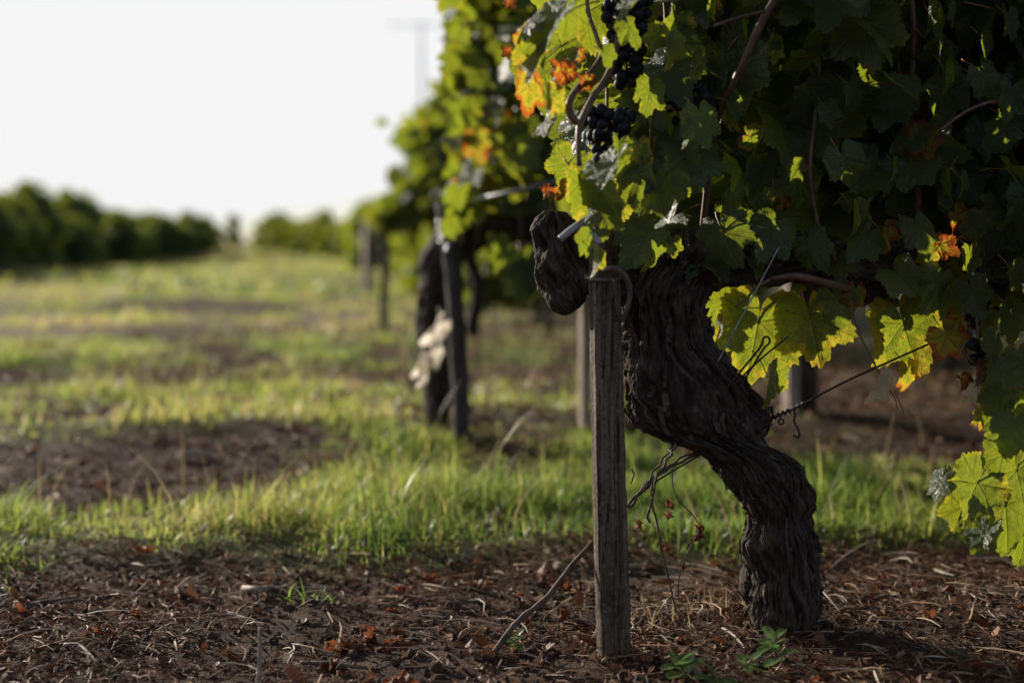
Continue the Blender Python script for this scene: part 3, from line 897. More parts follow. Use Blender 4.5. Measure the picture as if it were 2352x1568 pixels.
# hero leaves: (x, y of the blade's middle, distance, width px, tip turn, lean, yaw, face, mesh, age, keep sun open)
LV = LEAVES
HERO = [
    (1735, 775, 1.97, 235, -12, -8, 8, 1, LV[0], .37, 3), (1652, 703, 1.98, 100, -75, 5, 30, 1, LV[3], .18, 2), (1640, 768, 1.97, 92, -25, 0, 72, 1, L_FOLD, .2, 2),
    (1868, 760, 1.95, 205, 12, -10, -12, 1, LV[1], .40, 3), (1762, 885, 1.82, 120, 8, 5, 66, 1, L_FOLD, .3, 0),
    (2085, 775, 1.92, 215, 18, -6, 6, 1, LV[5], .42, 3), (2088, 868, 1.90, 92, 10, 0, 40, 1, LV[4], .52, 2),
    (2008, 888, 1.81, 105, -35, 10, 50, 1, L_PALE, .6, 1), (2030, 697, 1.95, 95, 20, 10, -35, 1, LV[9], .25, 2),
    (1962, 688, 1.85, 80, -10, 0, 20, 1, LV[6], .62, 1), (1930, 700, 1.85, 110, 30, -10, 0, 1, LV[8], .3, 0),
    (2185, 785, 1.86, 110, 35, 0, -20, 1, LV[2], .62, 1),
    # right edge cluster
    (2285, 800, 1.82, 95, -25, -8, 42, 1, LV[3], .3, 2), (2325, 745, 1.84, 110, 10, 0, 30, 1, LV[0], .2, 2), (2310, 875, 1.80, 140, 10, -20, -15, 1, LV[6], .3, 2),
    (2246, 862, 1.80, 75, 15, 0, 55, 1, L_CRUMP, .85, 1), (2232, 908, 1.79, 60, -30, 20, 30, 1, L_PALE2, .5, 1), (2288, 925, 1.78, 95, -12, -33, -64, 1, LV[2], .2, 1),
    (2325, 940, 1.83, 120, 0, 0, 20, 1, LV[1], .2, 0), (2320, 1000, 1.80, 130, -15, -14, -10, 1, LV[7], .22, 2), (2290, 1050, 1.80, 110, -70, -6, 20, 1, LV[4], .2, 1),
    (2235, 1130, 1.79, 175, -38, -20, 15, 1, LV[9], .34, 1), (2150, 1110, 1.77, 95, -64, -36, -52, 1, LV[4], .1, 1), (2205, 1180, 1.80, 110, -20, -10, -10, 1, LV[2], .3, 1),
    (2258, 1238, 1.78, 105, -8, -30, -52, 1, LV[9], .2, 1), (2312, 1190, 1.84, 190, 5, -8, -8, 1, LV[8], .1, 0), (2340, 1100, 1.82, 130, 10, -15, 0, 1, LV[0], .2, 1),
    (2352, 1250, 1.86, 140, 0, 0, 10, 1, LV[1], .1, 0), (2330, 640, 1.84, 90, 20, 0, 40, 1, LV[2], .3, 1),
    (2208, 735, 1.88, 85, 20, -10, 40, 1, LV[11], .6, 2), (2262, 745, 1.86, 80, -20, -10, 30, 1, LV[12], .4, 2), (2345, 835, 1.83, 90, 15, -10, -20, 1, LV[2], .3, 1), (2215, 880, 1.82, 55, 30, 0, 30, 1, L_CRUMP, .82, 2),
    (2340, 895, 1.82, 85, -25, -5, 35, 1, LV[10], .45, 1), (2180, 700, 1.88, 90, -15, -10, 20, 1, LV[6], .1, 0), (2255, 960, 1.82, 65, 10, -5, 50, 1, LV[11], .55, 2), (2300, 965, 1.84, 110, 0, -10, 10, 1, LV[8], .1, 0),
    # middle right, small lit pieces
    (2200, 505, 1.88, 85, 50, 10, 40, 1, LV[5], .72, 2), (2170, 570, 1.88, 80, 60, 30, -30, 1, LV[3], .75, 2), (2030, 550, 1.86, 85, 30, 0, 60, 1, L_FOLD, .7, 2),
    (2230, 600, 1.88, 90, 10, 0, 40, 1, LV[0], .3, 2), (2130, 600, 1.88, 60, -20, 0, 0, 1, LV[6], .55, 1), (2250, 520, 1.86, 85, 70, 20, -20, 1, LV[4], .3, 2),
    (1960, 500, 1.84, 90, 10, 0, 62, 1, L_FOLD, .3, 2), (1700, 505, 1.84, 80, 60, 30, 0, 1, LV[9], .2, 1),
    (1548, 568, 1.76, 55, 10, 0, 30, 1, LV[0], .35, 1), (1835, 660, 1.9, 45, 0, 0, 20, 1, LV[1], .25, 1),
    # left lower group beside the stake top
    (1330, 445, 1.66, 130, -5, -4, 50, 1, LV[0], .36, 1), (1300, 392, 1.72, 120, -25, -5, 20, 1, LV[9], .26, 1), (1290, 440, 1.72, 60, -30, 0, 20, 1, L_CRUMP, .7, 1),
    (1386, 440, 1.64, 150, 8, 5, -52, 1, LV[7], .1, 1), (1402, 390, 1.60, 130, 10, -33, -66, 1, LV[2], .1, 1), (1385, 505, 1.66, 110, -10, 5, -30, 1, LV[3], .1, 0),
    (1480, 420, 1.68, 145, 16, -22, 16, 1, LV[11], .12, 0), (1515, 455, 1.67, 120, 25, -10, -40, 1, LV[2], .2, 1), (1440, 385, 1.68, 80, 30, 0, 30, 1, LV[4], .3, 1),
    (1475, 560, 1.74, 165, -46, -18, 22, 1, LV[11], .08, 0), (1345, 560, 1.64, 75, -40, 0, 50, 1, LV[3], .2, 1), (1362, 603, 1.63, 75, 0, 0, 74, 1, L_FOLD, .4, 1),
    (1255, 440, 1.74, 40, 40, 0, 30, 1, L_CRUMP, .95, 1), (1560, 430, 1.68, 80, 60, 0, 30, 1, LV[5], .3, 1),
    (1452, 75, 1.66, 85, 20, -20, 25, 1, LV[11], .1, 0), (1420, 345, 1.66, 80, -20, -25, 30, 1, LV[12], .1, 0), (1395, 135, 1.68, 60, 30, -10, 40, 1, LV[10], .1, 0),
    # upper left group
    (1262, 75, 1.60, 190, -14, -30, -64, 1, LV[7], .2, 1), (1236, 150, 1.60, 120, -10, -28, -70, 1, LV[2], .3, 1), (1212, 110, 1.63, 110, -45, 0, 35, 1, LV[0], .45, 1), (1205, 60, 1.62, 110, -40, -36, -56, 1, LV[8], .2, 1),
    (1350, 55, 1.78, 175, 5, -5, 15, 1, LV[9], .32, 1), (1300, 40, 1.66, 120, 10, 0, 40, 1, LV[7], .2, 1), (1215, 215, 1.63, 115, -8, -5, 48, 1, LV[0], .62, 1), (1255, 240, 1.64, 100, 5, 0, 68, 1, L_FOLD, .5, 1),
    (1292, 172, 1.66, 85, 20, 30, 20, 1, L_CRUMP, .80, 1), (1348, 192, 1.67, 55, 30, 20, 20, 1, L_CRUMP, .78, 1), (1330, 130, 1.67, 40, 10, 0, 50, 1, L_CRUMP, .7, 1), (1245, 290, 1.62, 70, -30, -34, -60, 1, LV[3], .4, 1),
    (1165, 122, 1.66, 40, -60, 0, 20, 1, L_CRUMP, .95, 1), (1168, 8, 1.7, 40, -20, 0, 40, 1, L_CRUMP, .95, 1),
    (1530, 120, 1.70, 95, 5, 0, 55, 1, L_FOLD, .3, 1), (1500, 85, 1.70, 70, -80, 10, 20, 1, LV[2], .3, 1), (1595, 150, 1.70, 85, 10, 0, 60, 1, L_CRUMP, .35, 1), (1490, 225, 1.72, 100, -10, 0, 30, 1, LV[0], .25, 1),
    (1570, 300, 1.70, 90, 15, 0, 64, 1, L_FOLD, .2, 1), (1470, 350, 1.68, 70, 10, 0, 30, 1, LV[5], .4, 1), (1446, 20, 1.62, 95, -24, -34, -66, 1, LV[2], .2, 1),
    (1780, 120, 1.8, 60, 0, 0, 30, 1, LV[0], .3, 1), (1615, 290, 1.68, 120, 10, -10, 25, 1, LV[3], .1, 0),
    # dark leaves hanging in front of the arm
    (1598, 600, 1.82, 100, -30, -24, 18, 1, LV[11], .06, 0), (1668, 555, 1.79, 150, 25, -6, -26, 1, LV[6], .08, 0), (1650, 622, 1.82, 90, 50, -12, 30, 1, LV[12], .1, 0),
    (1770, 545, 1.80, 150, -32, -26, 16, 1, LV[8], .05, 0), (1740, 612, 1.83, 80, 40, -10, 40, 1, LV[10], .2, 0), (1872, 575, 1.82, 120, 35, -22, -28, 1, LV[11], .06, 0), (1975, 560, 1.85, 135, -45, -4, 24, 1, LV[12], .08, 0), (1930, 610, 1.86, 90, 10, -30, -30, 1, LV[3], .1, 0),
    (2075, 645, 1.86, 110, 42, -24, -22, 1, LV[10], .1, 0), (2150, 668, 1.87, 135, -28, -4, 26, 1, LV[11], .06, 0), (2120, 540, 1.86, 120, 10, -30, 20, 1, LV[6], .1, 0), (2240, 690, 1.86, 125, 25, -20, -30, 1, LV[12], .05, 0),
    (1640, 25, 1.80, 60, 20, 0, 60, 1, LV[3], .2, 1), (1770, 95, 1.80, 55, -30, 0, 50, 1, L_FOLD, .2, 1), (1960, 215, 1.82, 75, 30, 0, 30, 1, LV[5], .2, 1), (1690, 245, 1.78, 70, 60, 0, 40, 1, LV[2], .25, 1),
    (1735, 320, 1.80, 80, 70, 30, 20, 1, LV[4], .45, 1), (1905, 265, 1.82, 70, 20, 0, 20, 1, LV[0], .2, 1), (2050, 390, 1.84, 60, 0, 0, 60, 1, L_FOLD, .2, 1), (1830, 395, 1.80, 65, 40, 10, 30, 1, LV[9], .3, 1),
    (1680, 470, 1.80, 70, 70, 30, 10, 1, LV[6], .2, 1), (1740, 545, 1.82, 60, 20, 0, 30, 1, LV[1], .25, 1), (2210, 430, 1.86, 75, 20, 0, 60, 1, LV[7], .2, 1), (1800, 470, 1.84, 45, 0, 0, 20, 1, L_CRUMP, .8, 1),
    # upper right shards
    (2130, 40, 1.84, 90, 5, 0, 68, 1, L_FOLD, .15, 2), (2165, 60, 1.84, 95, 20, 0, 62, 1, LV[3], .15, 2), (2195, 35, 1.82, 70, 5, 0, 74, 1, L_ROLLD, .2, 1),
    (2170, 180, 1.84, 80, 0, 0, 70, 1, L_FOLD, .12, 1), (2270, 190, 1.84, 110, 30, -8, 24, 1, LV[1], .12, 1), (2260, 110, 1.84, 80, 20, 0, 50, 1, LV[2], .15, 2),
    (2320, 235, 1.82, 100, -10, 0, 30, 1, LV[0], .3, 2), (2300, 310, 1.84, 110, -40, 10, 20, 1, LV[4], .2, 2), (2320, 60, 1.84, 80, 20, 0, 40, 1, LV[5], .15, 1),
]
hero_pts = []
open_rays = []; strict_rays = []; wide_rays = []
for (x, y, d, w, tip, ax, az, face, me, age, opn) in HERO:
    size = w / ppm(d)
    rot = leaf_rot(tip, ax, az, face)
    c = at(x, y, d)
    p = c - rot @ Vector((0, .16 * size, 0))
    leaf_obj(me, p, size, rot, age, vineA, WA)
    hero_pts.append((x, y, d, w))
    if opn:
        for du, dv in ((0, 0), (.25, .1), (-.25, .1), (0, .35)):
            (wide_rays if opn == 3 else strict_rays if opn == 2 else open_rays).append(c + rot @ Vector((du * size, dv * size, 0)))
OPEN = np.array([tuple(p) for p in open_rays]); STRICT = np.array([tuple(p) for p in strict_rays]); WIDE = np.array([tuple(p) for p in wide_rays])
SD = np.array(SUN_DIR)


def blocks_sun(p, size, keep=1.0):
    for P_, r_ in ((OPEN, .20 * keep), (STRICT, .27), (WIDE, .46)):
        d = np.array(p) - P_
        tt = d @ SD
        perp = np.linalg.norm(d - np.outer(tt, SD), axis=1)
        if np.any((tt > .01) & (perp < size * r_)): return True
    return False


# canopy silhouette in the picture (lower and left limits), for leaf middles
LOWX = [1180, 1260, 1330, 1420, 1560, 1640, 1760, 1900, 2000, 2110, 2200, 2280, 2360, 3000]
LOWY = [60, 250, 390, 520, 600, 610, 610, 615, 640, 660, 700, 770, 810, 810]
rnd = random.Random(5)
vis, mass = [], []
tries = 0
while tries < 26000 and (len(vis) < 200 or len(mass) < 2000):
    tries += 1
    x = rnd.uniform(-.16, 1.75)
    z = rnd.uniform(.42, 1.38)
    yrow = 1.90 + .14 * (x - .3)
    y = yrow + max(-.27, min(.33, rnd.gauss(.03, .15)))
    p = Vector((x, y, z))
    px, py = to_px(p)
    size = rnd.choice((rnd.uniform(.055, .09), rnd.uniform(.08, .13)))
    if z > .80 and x < .03 + .1 * rnd.random(): continue
    if py > -230 and px < 2352:
        if px < 1215 + .10 * max(0, py) + 40 * rnd.random() + .3 * max(0, -py): continue
    if py > np.interp(px, LOWX, LOWY) - 20 * rnd.random(): continue
    inview = -60 < py and px < 2420
    # keep clear of the hero leaves: neither over them nor in their sunlight
    bad = False
    for hx, hy, hd, hw in hero_pts:
        if y < hd + .05 and abs(px - hx) < (hw * .5 + size * ppm(y) * .42) and abs(py - hy) < (hw * .5 + size * ppm(y) * .42):
            bad = True; break
    if bad: continue
    if blocks_sun(p, size): continue
    age = max(0, rnd.gauss(.12, .12)) + (.35 if rnd.random() < .08 else 0)
    it = (p, size, random_rot(rnd, .8), age)
    if inview and y < yrow + .06:
        if len(vis) < 200: vis.append(it)
    elif len(mass) < 2000:
        mass.append(it)
for k in range(1150):      # extra leaves added behind the canopy to block sun from its middle
    x = rnd.uniform(.10, 1.7); z = rnd.uniform(.50, .95)
    p = Vector((x, 1.90 + .14 * (x - .3) + rnd.uniform(.12, .36), z)); size = rnd.uniform(.09, .14)
    px, py = to_px(p)
    if py > np.interp(px, LOWX, LOWY) + 5: continue
    if blocks_sun(p, size, .5): continue
    mass.append((p, size, random_rot(rnd, .3), max(0, rnd.gauss(.12, .1))))
for k, (p, size, rot, age) in enumerate(vis):
    leaf_obj(LV[k % len(LV)], p, size, rot, age, vineA, WA)
o = link('foliage', leaf_mass('foliage', mass, M_LEAFS, LOWS), vineA, WA)
o['kind'] = 'stuff'
print('leaves', len(HERO), len(vis), len(mass), 'tries', tries)

# grapes
import bmesh
bm = bmesh.new()
bmesh.ops.create_icosphere(bm, subdivisions=3, radius=1.0)
for v in bm.verts:
    v.co.z *= 1.06
GR = bpy.data.meshes.new('grape'); bm.to_mesh(GR); bm.free()
for p in GR.polygons: p.use_smooth = True
GR.materials.append(M_GRAPE)


def bunch(top, length, rad, gr, n, seed, lean=(0, 0, 0)):
    r_ = random.Random(seed)
    top = Vector(top); bot = top + Vector(lean) + Vector((0, 0, -length))
    pts, tries = [], 0
    geos = [tube_geo([top + Vector((0, .01, .03)), top, top.lerp(bot, .5), top.lerp(bot, .92)], [.0022, .0022, .0018, .001], 6, 12)]
    while len(pts) < n and tries < 6000:
        tries += 1
        t_ = r_.random()
        prof_ = rad * (1.05 - .55 * t_) * math.sqrt(min(1, t_ * 6 + .25))
        a = r_.uniform(0, 2 * math.pi); rr = prof_ * math.sqrt(r_.uniform(.25, 1))
        c = top.lerp(bot, t_) + Vector((rr * math.cos(a), rr * math.sin(a), r_.uniform(-.004, .004)))
        if all((c - q_).length > gr * 1.5 for q_, _ in pts):
            pts.append((c, t_))
            geos.append(tube_geo([top.lerp(bot, max(0, t_ - .08)), c], [.0009, .0008], 5, 3))
    V, q, t = join_geo(geos)
    b = link('grape_bunch', mesh_np('grape_bunch', V, [q, t], [M_CANE]), vineA, WA)
    for c, _ in pts:
        g = link('grape', GR, b, None)
        g.matrix_basis = Matrix.Translation(c - WA + WA) @ Matrix.Rotation(r_.uniform(0, 6), 4, 'X') @ Matrix.Scale(gr * r_.uniform(.86, 1.1), 4)


bunch(at(1440, -22, 1.77), .112, .029, .0075, 74, 1)
bunch(at(1395, 258, 1.74), .070, .034, .0076, 52, 2, (.004, 0, 0))
bunch(at(2248, 780, 1.84), .028, .012, .0080, 5, 3)
bunch(at(2262, 615, 1.92), .085, .030, .0080, 24, 4)
bunch(at(1590, 200, 1.80), .09, .034, .0080, 26, 5)

# tendrils and the small wiry stems under the leaves
for k, rr in enumerate([
    [(1955, 690, 1.82, 2.2), (1965, 740, 1.82, 2.2), (1985, 790, 1.82, 2.0), (2005, 830, 1.82, 1.8), (2040, 890, 1.82, 1.6), (2060, 930, 1.82, 1.4), (2052, 980, 1.82, 1)],
    [(2055, 900, 1.82, 1.2), (2075, 950, 1.82, 1.0), (2060, 985, 1.82, .8), (2080, 1000, 1.82, .6)],
    [(2200, 830, 1.80, 2.5), (2212, 795, 1.80, 2.5), (2225, 780, 1.80, 2.2)],
]):
    link('tendril', tube_mesh('tendril', [at(x, y, d) for x, y, d, w in rr], [w / ppm(d) for x, y, d, w in rr], M_CANE, 6), vineA, WA)

# ================================================================== near stake, ties, wires
st = []
for y, x, w in ((1560, 1412, 40), (1500, 1410, 40), (1300, 1404, 40), (1000, 1397, 39), (700, 1390, 37), (630, 1388, 36), (540, 1392, 34), (470, 1394, 32)):
    p = at(x, y, 1.775); st.append((p.x, p.y, p.z, w / ppm(1.775)))
S = spline(np.array(st), 120)
nA = 64
a = np.linspace(0, 2 * math.pi, nA, endpoint=False)
V = np.zeros((120, nA, 3))
for k in range(120):
    cr = np.sign(np.cos(a)) * np.abs(np.cos(a)) ** .55; sr = np.sign(np.sin(a)) * np.abs(np.sin(a)) ** .55
    tz = R(13); cr, sr = cr * math.cos(tz) - sr * math.sin(tz), cr * math.sin(tz) + sr * math.cos(tz)
    r = S[k, 3] * .90 * (1 + .06 * vnoise(np.cos(a) * 3 + 5, np.sin(a) * 3 + 5, k * .04, 3) + .05 * vnoise(np.cos(a) * 9 + 5, np.sin(a) * 9 + 5, k * .35, 4))
    if k > 116: r = r * (1 - .12 * (k - 116))
    V[k, :, 0] = S[k, 0] + r * cr; V[k, :, 1] = S[k, 1] + r * sr * .9; V[k, :, 2] = S[k, 2]
i, j = np.meshgrid(np.arange(119), np.arange(nA), indexing='ij'); j2 = (j + 1) % nA
q = np.stack([i * nA + j, i * nA + j2, (i + 1) * nA + j2, (i + 1) * nA + j], -1).reshape(-1, 4)
me = mesh_np('wooden_stake', V.reshape(-1, 3), [q, np.arange(nA)[::-1][None] + 0, (np.arange(nA) + 119 * nA)[None]], [M_STAKE])
tag(link('wooden_stake', me), 'weathered grey wooden stake standing upright right beside the gnarled vine trunk', 'stake')


def wire(name, rows, mat, label, cat, n=8, bump=0., parent=None):
    P = [at(x, y, d) for x, y, d, w in rows]
    o = link(name, tube_mesh(name, P, [w / ppm(d) for x, y, d, w in rows], mat, n, ns=len(rows) * 7, bump=bump))
    return tag(o, label, cat)


def circ(cx, cy, d, rx, ry, w, n=14, dd=.02, turns=1.0, ph=0.):
    return [(cx + rx * math.cos(ph + turns * 2 * math.pi * k / n), cy + ry * math.sin(ph + turns * 2 * math.pi * k / n), d + dd * math.sin(turns * 2 * math.pi * k / n), w) for k in range(n + 1)]


# tie round the stake's upper end and the loop hanging from it
wire('stake_tie', [(1388 + 42 * math.cos(u), 636 + 7 * math.sin(u), 1.775 - .022 * math.sin(u), 5) for u in np.linspace(0, 2 * math.pi, 15)], M_TIE2,
     'dark tie wound around the upper end of the near stake', 'tie')
wire('tie_loop', [(1385, 622, 1.74, 7), (1410, 616, 1.735, 7), (1432, 628, 1.735, 7), (1445, 655, 1.74, 7), (1446, 685, 1.745, 6), (1438, 715, 1.75, 6), (1428, 735, 1.76, 5), (1418, 690, 1.75, 5), (1410, 640, 1.74, 5)], M_TIE2,
     'brown hollow tie loop hanging between the near stake and the trunk', 'tie')
wire('tie_tube', [(1286, 549, 1.68, 8), (1312, 528, 1.68, 8.5), (1342, 508, 1.69, 8.5), (1372, 498, 1.70, 8)], M_TIE,
     'short grey plastic tube in front of the bark knob left of the stake', 'tie')
wire('tie_clip', [(1352, 538, 1.66, 9), (1364, 548, 1.66, 11), (1376, 560, 1.66, 9)], M_TIE,
     'small grey plastic clip just below the grey tube', 'tie')

# the low training wire with its twist and hook
low = [(1428, 1172, 1.80), (1500, 1110, 1.83), (1590, 1055, 1.94), (1690, 1000, 1.95), (1770, 962, 1.85), (1830, 935, 1.84), (1930, 882, 1.86), (2030, 836, 1.88), (2200, 760, 1.92), (2400, 670, 1.98)]
wt = thing('training_wire', 'dark rusty wire slanting up from the stake behind the trunk to the hanging leaves', 'wire', at(1770, 962, 1.85))
wl = wt.location.copy()
link('strand', tube_mesh('strand', [at(*p) for p in low], [2.6 / ppm(1.85)] * len(low), M_WIRE, 8, 80), wt, wl)
tw = [(x, y) for x, y in ((1768, 964), (1800, 950), (1845, 929))]
coil = []
for k in range(25):
    u = k / 24; cx = 1768 + 80 * u; cy = 963 - 36 * u
    coil.append(at(cx, cy + 6 * math.sin(k * 1.9), 1.85 - .004 * math.cos(k * 1.9)))
link('twist', tube_mesh('twist', coil, [2.2 / ppm(1.85)] * 25, M_WIRE, 6, 100), wt, wl)
link('hook', tube_mesh('hook', [at(x, y, 1.84) for x, y in ((1822, 936), (1826, 952), (1824, 968), (1832, 982), (1836, 996), (1834, 1004), (1826, 1002), (1822, 998))], [2.8 / ppm(1.84)] * 8, M_WIRE, 6, 40), wt, wl)
link('eyelet', tube_mesh('eyelet', [at(1794 + 6 * math.cos(u), 968 + 6 * math.sin(u), 1.84) for u in np.linspace(0, 6.28, 9)], [2.4 / ppm(1.84)] * 9, M_WIRE, 6, 30), wt, wl)

wire('tie_wire', [(1670, 890, 1.79, 2.4), (1705, 848, 1.78, 2.6), (1738, 808, 1.775, 2.8), (1750, 790, 1.77, 2.8), (1754, 776, 1.77, 2.6), (1764, 774, 1.77, 2.6), (1768, 786, 1.77, 2.6), (1758, 796, 1.77, 2.6),
                  (1744, 816, 1.775, 2.6), (1730, 840, 1.78, 2.4), (1712, 868, 1.785, 2.4), (1700, 890, 1.79, 2.2)], M_WIRE,
     'looped dark wire tie in front of the large yellow-green leaf', 'wire')
wire('tie_wire', [(1690, 880, 1.80, 2.4), (1730, 840, 1.80, 2.4), (1770, 805, 1.80, 2.2), (1812, 772, 1.81, 2.0)], M_WIRE, 'short straight dark wire end beside the looped wire tie', 'wire')
wire('steel_wire', [(1648, 832, 1.77, 2.0), (1700, 735, 1.77, 2.0), (1754, 634, 1.78, 1.9), (1790, 566, 1.79, 1.9)], M_STEEL, 'thin straight steel wire crossing the large yellow-green leaf', 'wire')

# dead stems and shrivelled leaves tangled between stake and trunk
ds_ = thing('dead_stem', 'tangle of dead twisted stems with shrivelled leaves hanging between stake and trunk', 'dead stem', at(1520, 1392, 1.84))
dl = ds_.location.copy()
def tw_rows(rows, r=2.6, mat=M_TWIG, ph=0., amp=3.0, nn=26):
    P = spline(np.array([tuple(at(x, y, d)) for x, y, d in rows]), nn)
    k = np.arange(nn)
    P[:, 0] += amp / ppm(1.82) * np.sin(k * 1.1 + ph); P[:, 1] += amp / ppm(1.82) * np.cos(k * 1.1 + ph)
    return tube_mesh('stem', P, [r / ppm(1.82)] * nn, mat, 6, nn * 3, bump=.3)
for rows, r, ph in (([(1444, 1168, 1.80), (1480, 1120, 1.81), (1520, 1085, 1.82), (1560, 1062, 1.84), (1606, 1040, 1.88)], 3.6, 0.),
                    ([(1444, 1160, 1.80), (1480, 1114, 1.81), (1524, 1080, 1.82), (1566, 1050, 1.84), (1612, 1036, 1.88)], 3.2, 3.1),
                    ([(1500, 1110, 1.80), (1530, 1060, 1.80), (1548, 1030, 1.82), (1560, 1000, 1.86)], 3.0, 1.),
                    ([(1478, 1130, 1.80), (1500, 1085, 1.80), (1534, 1040, 1.82), (1545, 1020, 1.85)], 2.4, 2.)):
    link('stem', tw_rows(rows, r, ph=ph), ds_, dl)
for rows, r in (([(1500, 1090, 1.81), (1496, 1150, 1.82), (1510, 1200, 1.82), (1520, 1270, 1.83), (1536, 1330, 1.84), (1552, 1395, 1.85), (1556, 1410, 1.85)], 2.6),
                ([(1505, 1095, 1.80), (1500, 1140, 1.80), (1488, 1180, 1.80), (1492, 1200, 1.80)], 3.2),
                ([(1543, 1075, 1.82), (1545, 1110, 1.82), (1560, 1150, 1.82), (1590, 1180, 1.82), (1602, 1200, 1.82)], 1.4),
                ([(1600, 1215, 1.82), (1590, 1250, 1.82), (1568, 1290, 1.83), (1560, 1330, 1.84), (1556, 1370, 1.85)], 1.5),
                ([(1448, 1110, 1.80), (1456, 1090, 1.80), (1450, 1075, 1.80)], 2.2),
                ([(1512, 1150, 1.81), (1540, 1165, 1.81), (1560, 1150, 1.81)], .9)):
    link('stem', tw_rows(rows, r, amp=.8, nn=14), ds_, dl)
for (x, y, w, tip, az, k) in ((1462, 1200, 34, 10, 60, 0), (1530, 1150, 34, 30, 50, 2), (1536, 1180, 26, -20, 10, 0), (1604, 1220, 44, 0, 30, 1), (1568, 1296, 24, 20, 0, 2), (1530, 1255, 28, 0, 30, 0), (1545, 1275, 22, 60, 0, 1)):
    o = leaf_obj(L_DRY[k], at(x, y, 1.82), w / ppm(1.82), leaf_rot(tip, 0, az), .9, ds_, dl)
    o.name = 'shrivelled_leaf'

# ================================================================== second row and the rows behind
def simple_stake(name, top, bot, w, mat, label, cat='stake', group=None, nA=14, square=False):
    top = Vector(top); bot = Vector(bot)
    bot = bot - (top - bot).normalized() * .06
    if square:      # sawn stake, turned so that one narrow side catches the low sun
        a_ = R(25); V = []
        for k in range(9):
            c = bot.lerp(top, k / 8)
            for u, v_ in ((-1, -1), (1, -1), (1, 1), (-1, 1)):
                j_ = w * .36 * (1 + .05 * math.sin(k * 3.1 + u + 2 * v_))
                V.append((c.x + j_ * (u * math.cos(a_) - v_ * math.sin(a_)), c.y + j_ * (u * math.sin(a_) + v_ * math.cos(a_)), c.z))
        q_ = [(k * 4 + m_, k * 4 + (m_ + 1) % 4, k * 4 + 4 + (m_ + 1) % 4, k * 4 + 4 + m_) for k in range(8) for m_ in range(4)] + [(3, 2, 1, 0), (32, 33, 34, 35)]
        return tag(link(name, mesh_np(name, np.array(V), [np.array(q_)], [mat], smooth=False)), label, cat, group)
    P = [bot.lerp(top, k / 5) for k in range(6)]
    V, q, t = tube_geo(P, [w / 2 * f for f in (1, 1.02, 1, .98, .98, .9)], nA, 24, bump=.10, seed=int(abs(top.x) * 100))
    return tag(link(name, mesh_np(name, V, [q, t], [mat])), label, cat, group)


DB = 3.57
post = thing('vineyard_post', 'dark slate grey end post of the second row with white wire wrapped at its top', 'post', at(1062, 1040, DB))
pl = post.location.copy()
V, q, t = tube_geo([at(1064, 1070, DB), at(1062, 1030, DB), at(1058, 900, DB), at(1046, 700, DB), (at(1036, 560, DB)), at(1022, 465, DB)], np.array([20, 20, 20, 20, 22, 24]) / ppm(DB), 20, 50, bump=.1, seed=2)
link('pole', mesh_np('pole', V, [q, t], [M_POST]), post, pl)
wr = []
for k in range(40):
    u = k / 39; a_ = u * 2 * math.pi * 4
    wr.append(at(1030 + 6 * u + 26 * math.cos(a_), 500 + 62 * u + 5 * math.sin(a_), DB - .03 * math.sin(a_)))
link('wire_wrap', tube_mesh('wire_wrap', wr, [3.2 / ppm(DB)] * 40, M_STEEL, 6, 160), post, pl)
link('wire_end', tube_mesh('wire_end', [at(1026, 520, DB - .04), at(1016, 548, DB - .06), at(1014, 570, DB - .06), at(1022, 580, DB - .06), at(1030, 560, DB - .05)], [3.6 / ppm(DB)] * 5, M_STEEL, 6, 24), post, pl)
wire('trellis_wire', [(1030, 468, DB - .03, 5), (1130, 450, DB - .25, 5), (1230, 428, DB - .3, 5), (1400, 390, DB - .2, 4), (1700, 330, DB, 4)], M_STEEL, 'pale trellis wire running right from the top of the slate end post', 'wire')

rb = random.Random(21)


def row_vine_B(label, x0, y0, trunk_rows, xr, zr, n_obj, n_mass, sizes=(.085, .13), ythick=.19, agem=.16):
    v = thing('grapevine', label, 'grapevine', (x0, y0, 0), 'grapevines of the second row')
    wl_ = v.location.copy()
    C_, r_ = px_path(trunk_rows, 90)
    V, q, t, rg_ = bark_skin(C_, r_, r_, 40, x0 * 9 + 40, ridge=.005, lump=.012, axis_dir=1, k=4)
    link('trunk', mesh_np('trunk', V, [q, t], [M_BARK], attrs={'ridge': rg_}), v, wl_)
    items = []
    while len(items) < n_obj + n_mass:
        x = rb.uniform(*xr); z = zr[0] + (zr[1] - zr[0]) * rb.random()
        y = y0 + SLOPE * (x - x0) + rb.gauss(0, ythick)
        # ragged underside and end
        if z < zr[0] + .12 * (1 + vnoise(np.array([x * 5]), np.array([1.0]), 0, 8)[0]): continue
        items.append((Vector((x, y, z)), rb.uniform(*sizes), random_rot(rb, .6), max(0, rb.gauss(agem, .14)) + (.4 if rb.random() < .08 else 0)))
    items.sort(key=lambda i_: i_[0].y)
    for k, (p, s_, rot, age) in enumerate(items[:n_obj]):
        leaf_obj(LEAVES_B[k % 5], p, s_, rot, age, v, wl_)
    o_ = link('foliage', leaf_mass('foliage', items[n_obj:], M_LEAFS, LOWS), v, wl_); o_['kind'] = 'stuff'
    # a few shoots
    for k in range(5):
        x = xr[0] + (xr[1] - xr[0]) * (k + .5) / 5
        link('cane', tube_mesh('cane', [(x, y0, .5), (x + rb.uniform(-.05, .05), y0 + .02, .8), (x + rb.uniform(-.08, .08), y0, zr[1] - .05)], [.006, .005, .003], M_CANE, 6, 12), v, wl_)
    return v, wl_


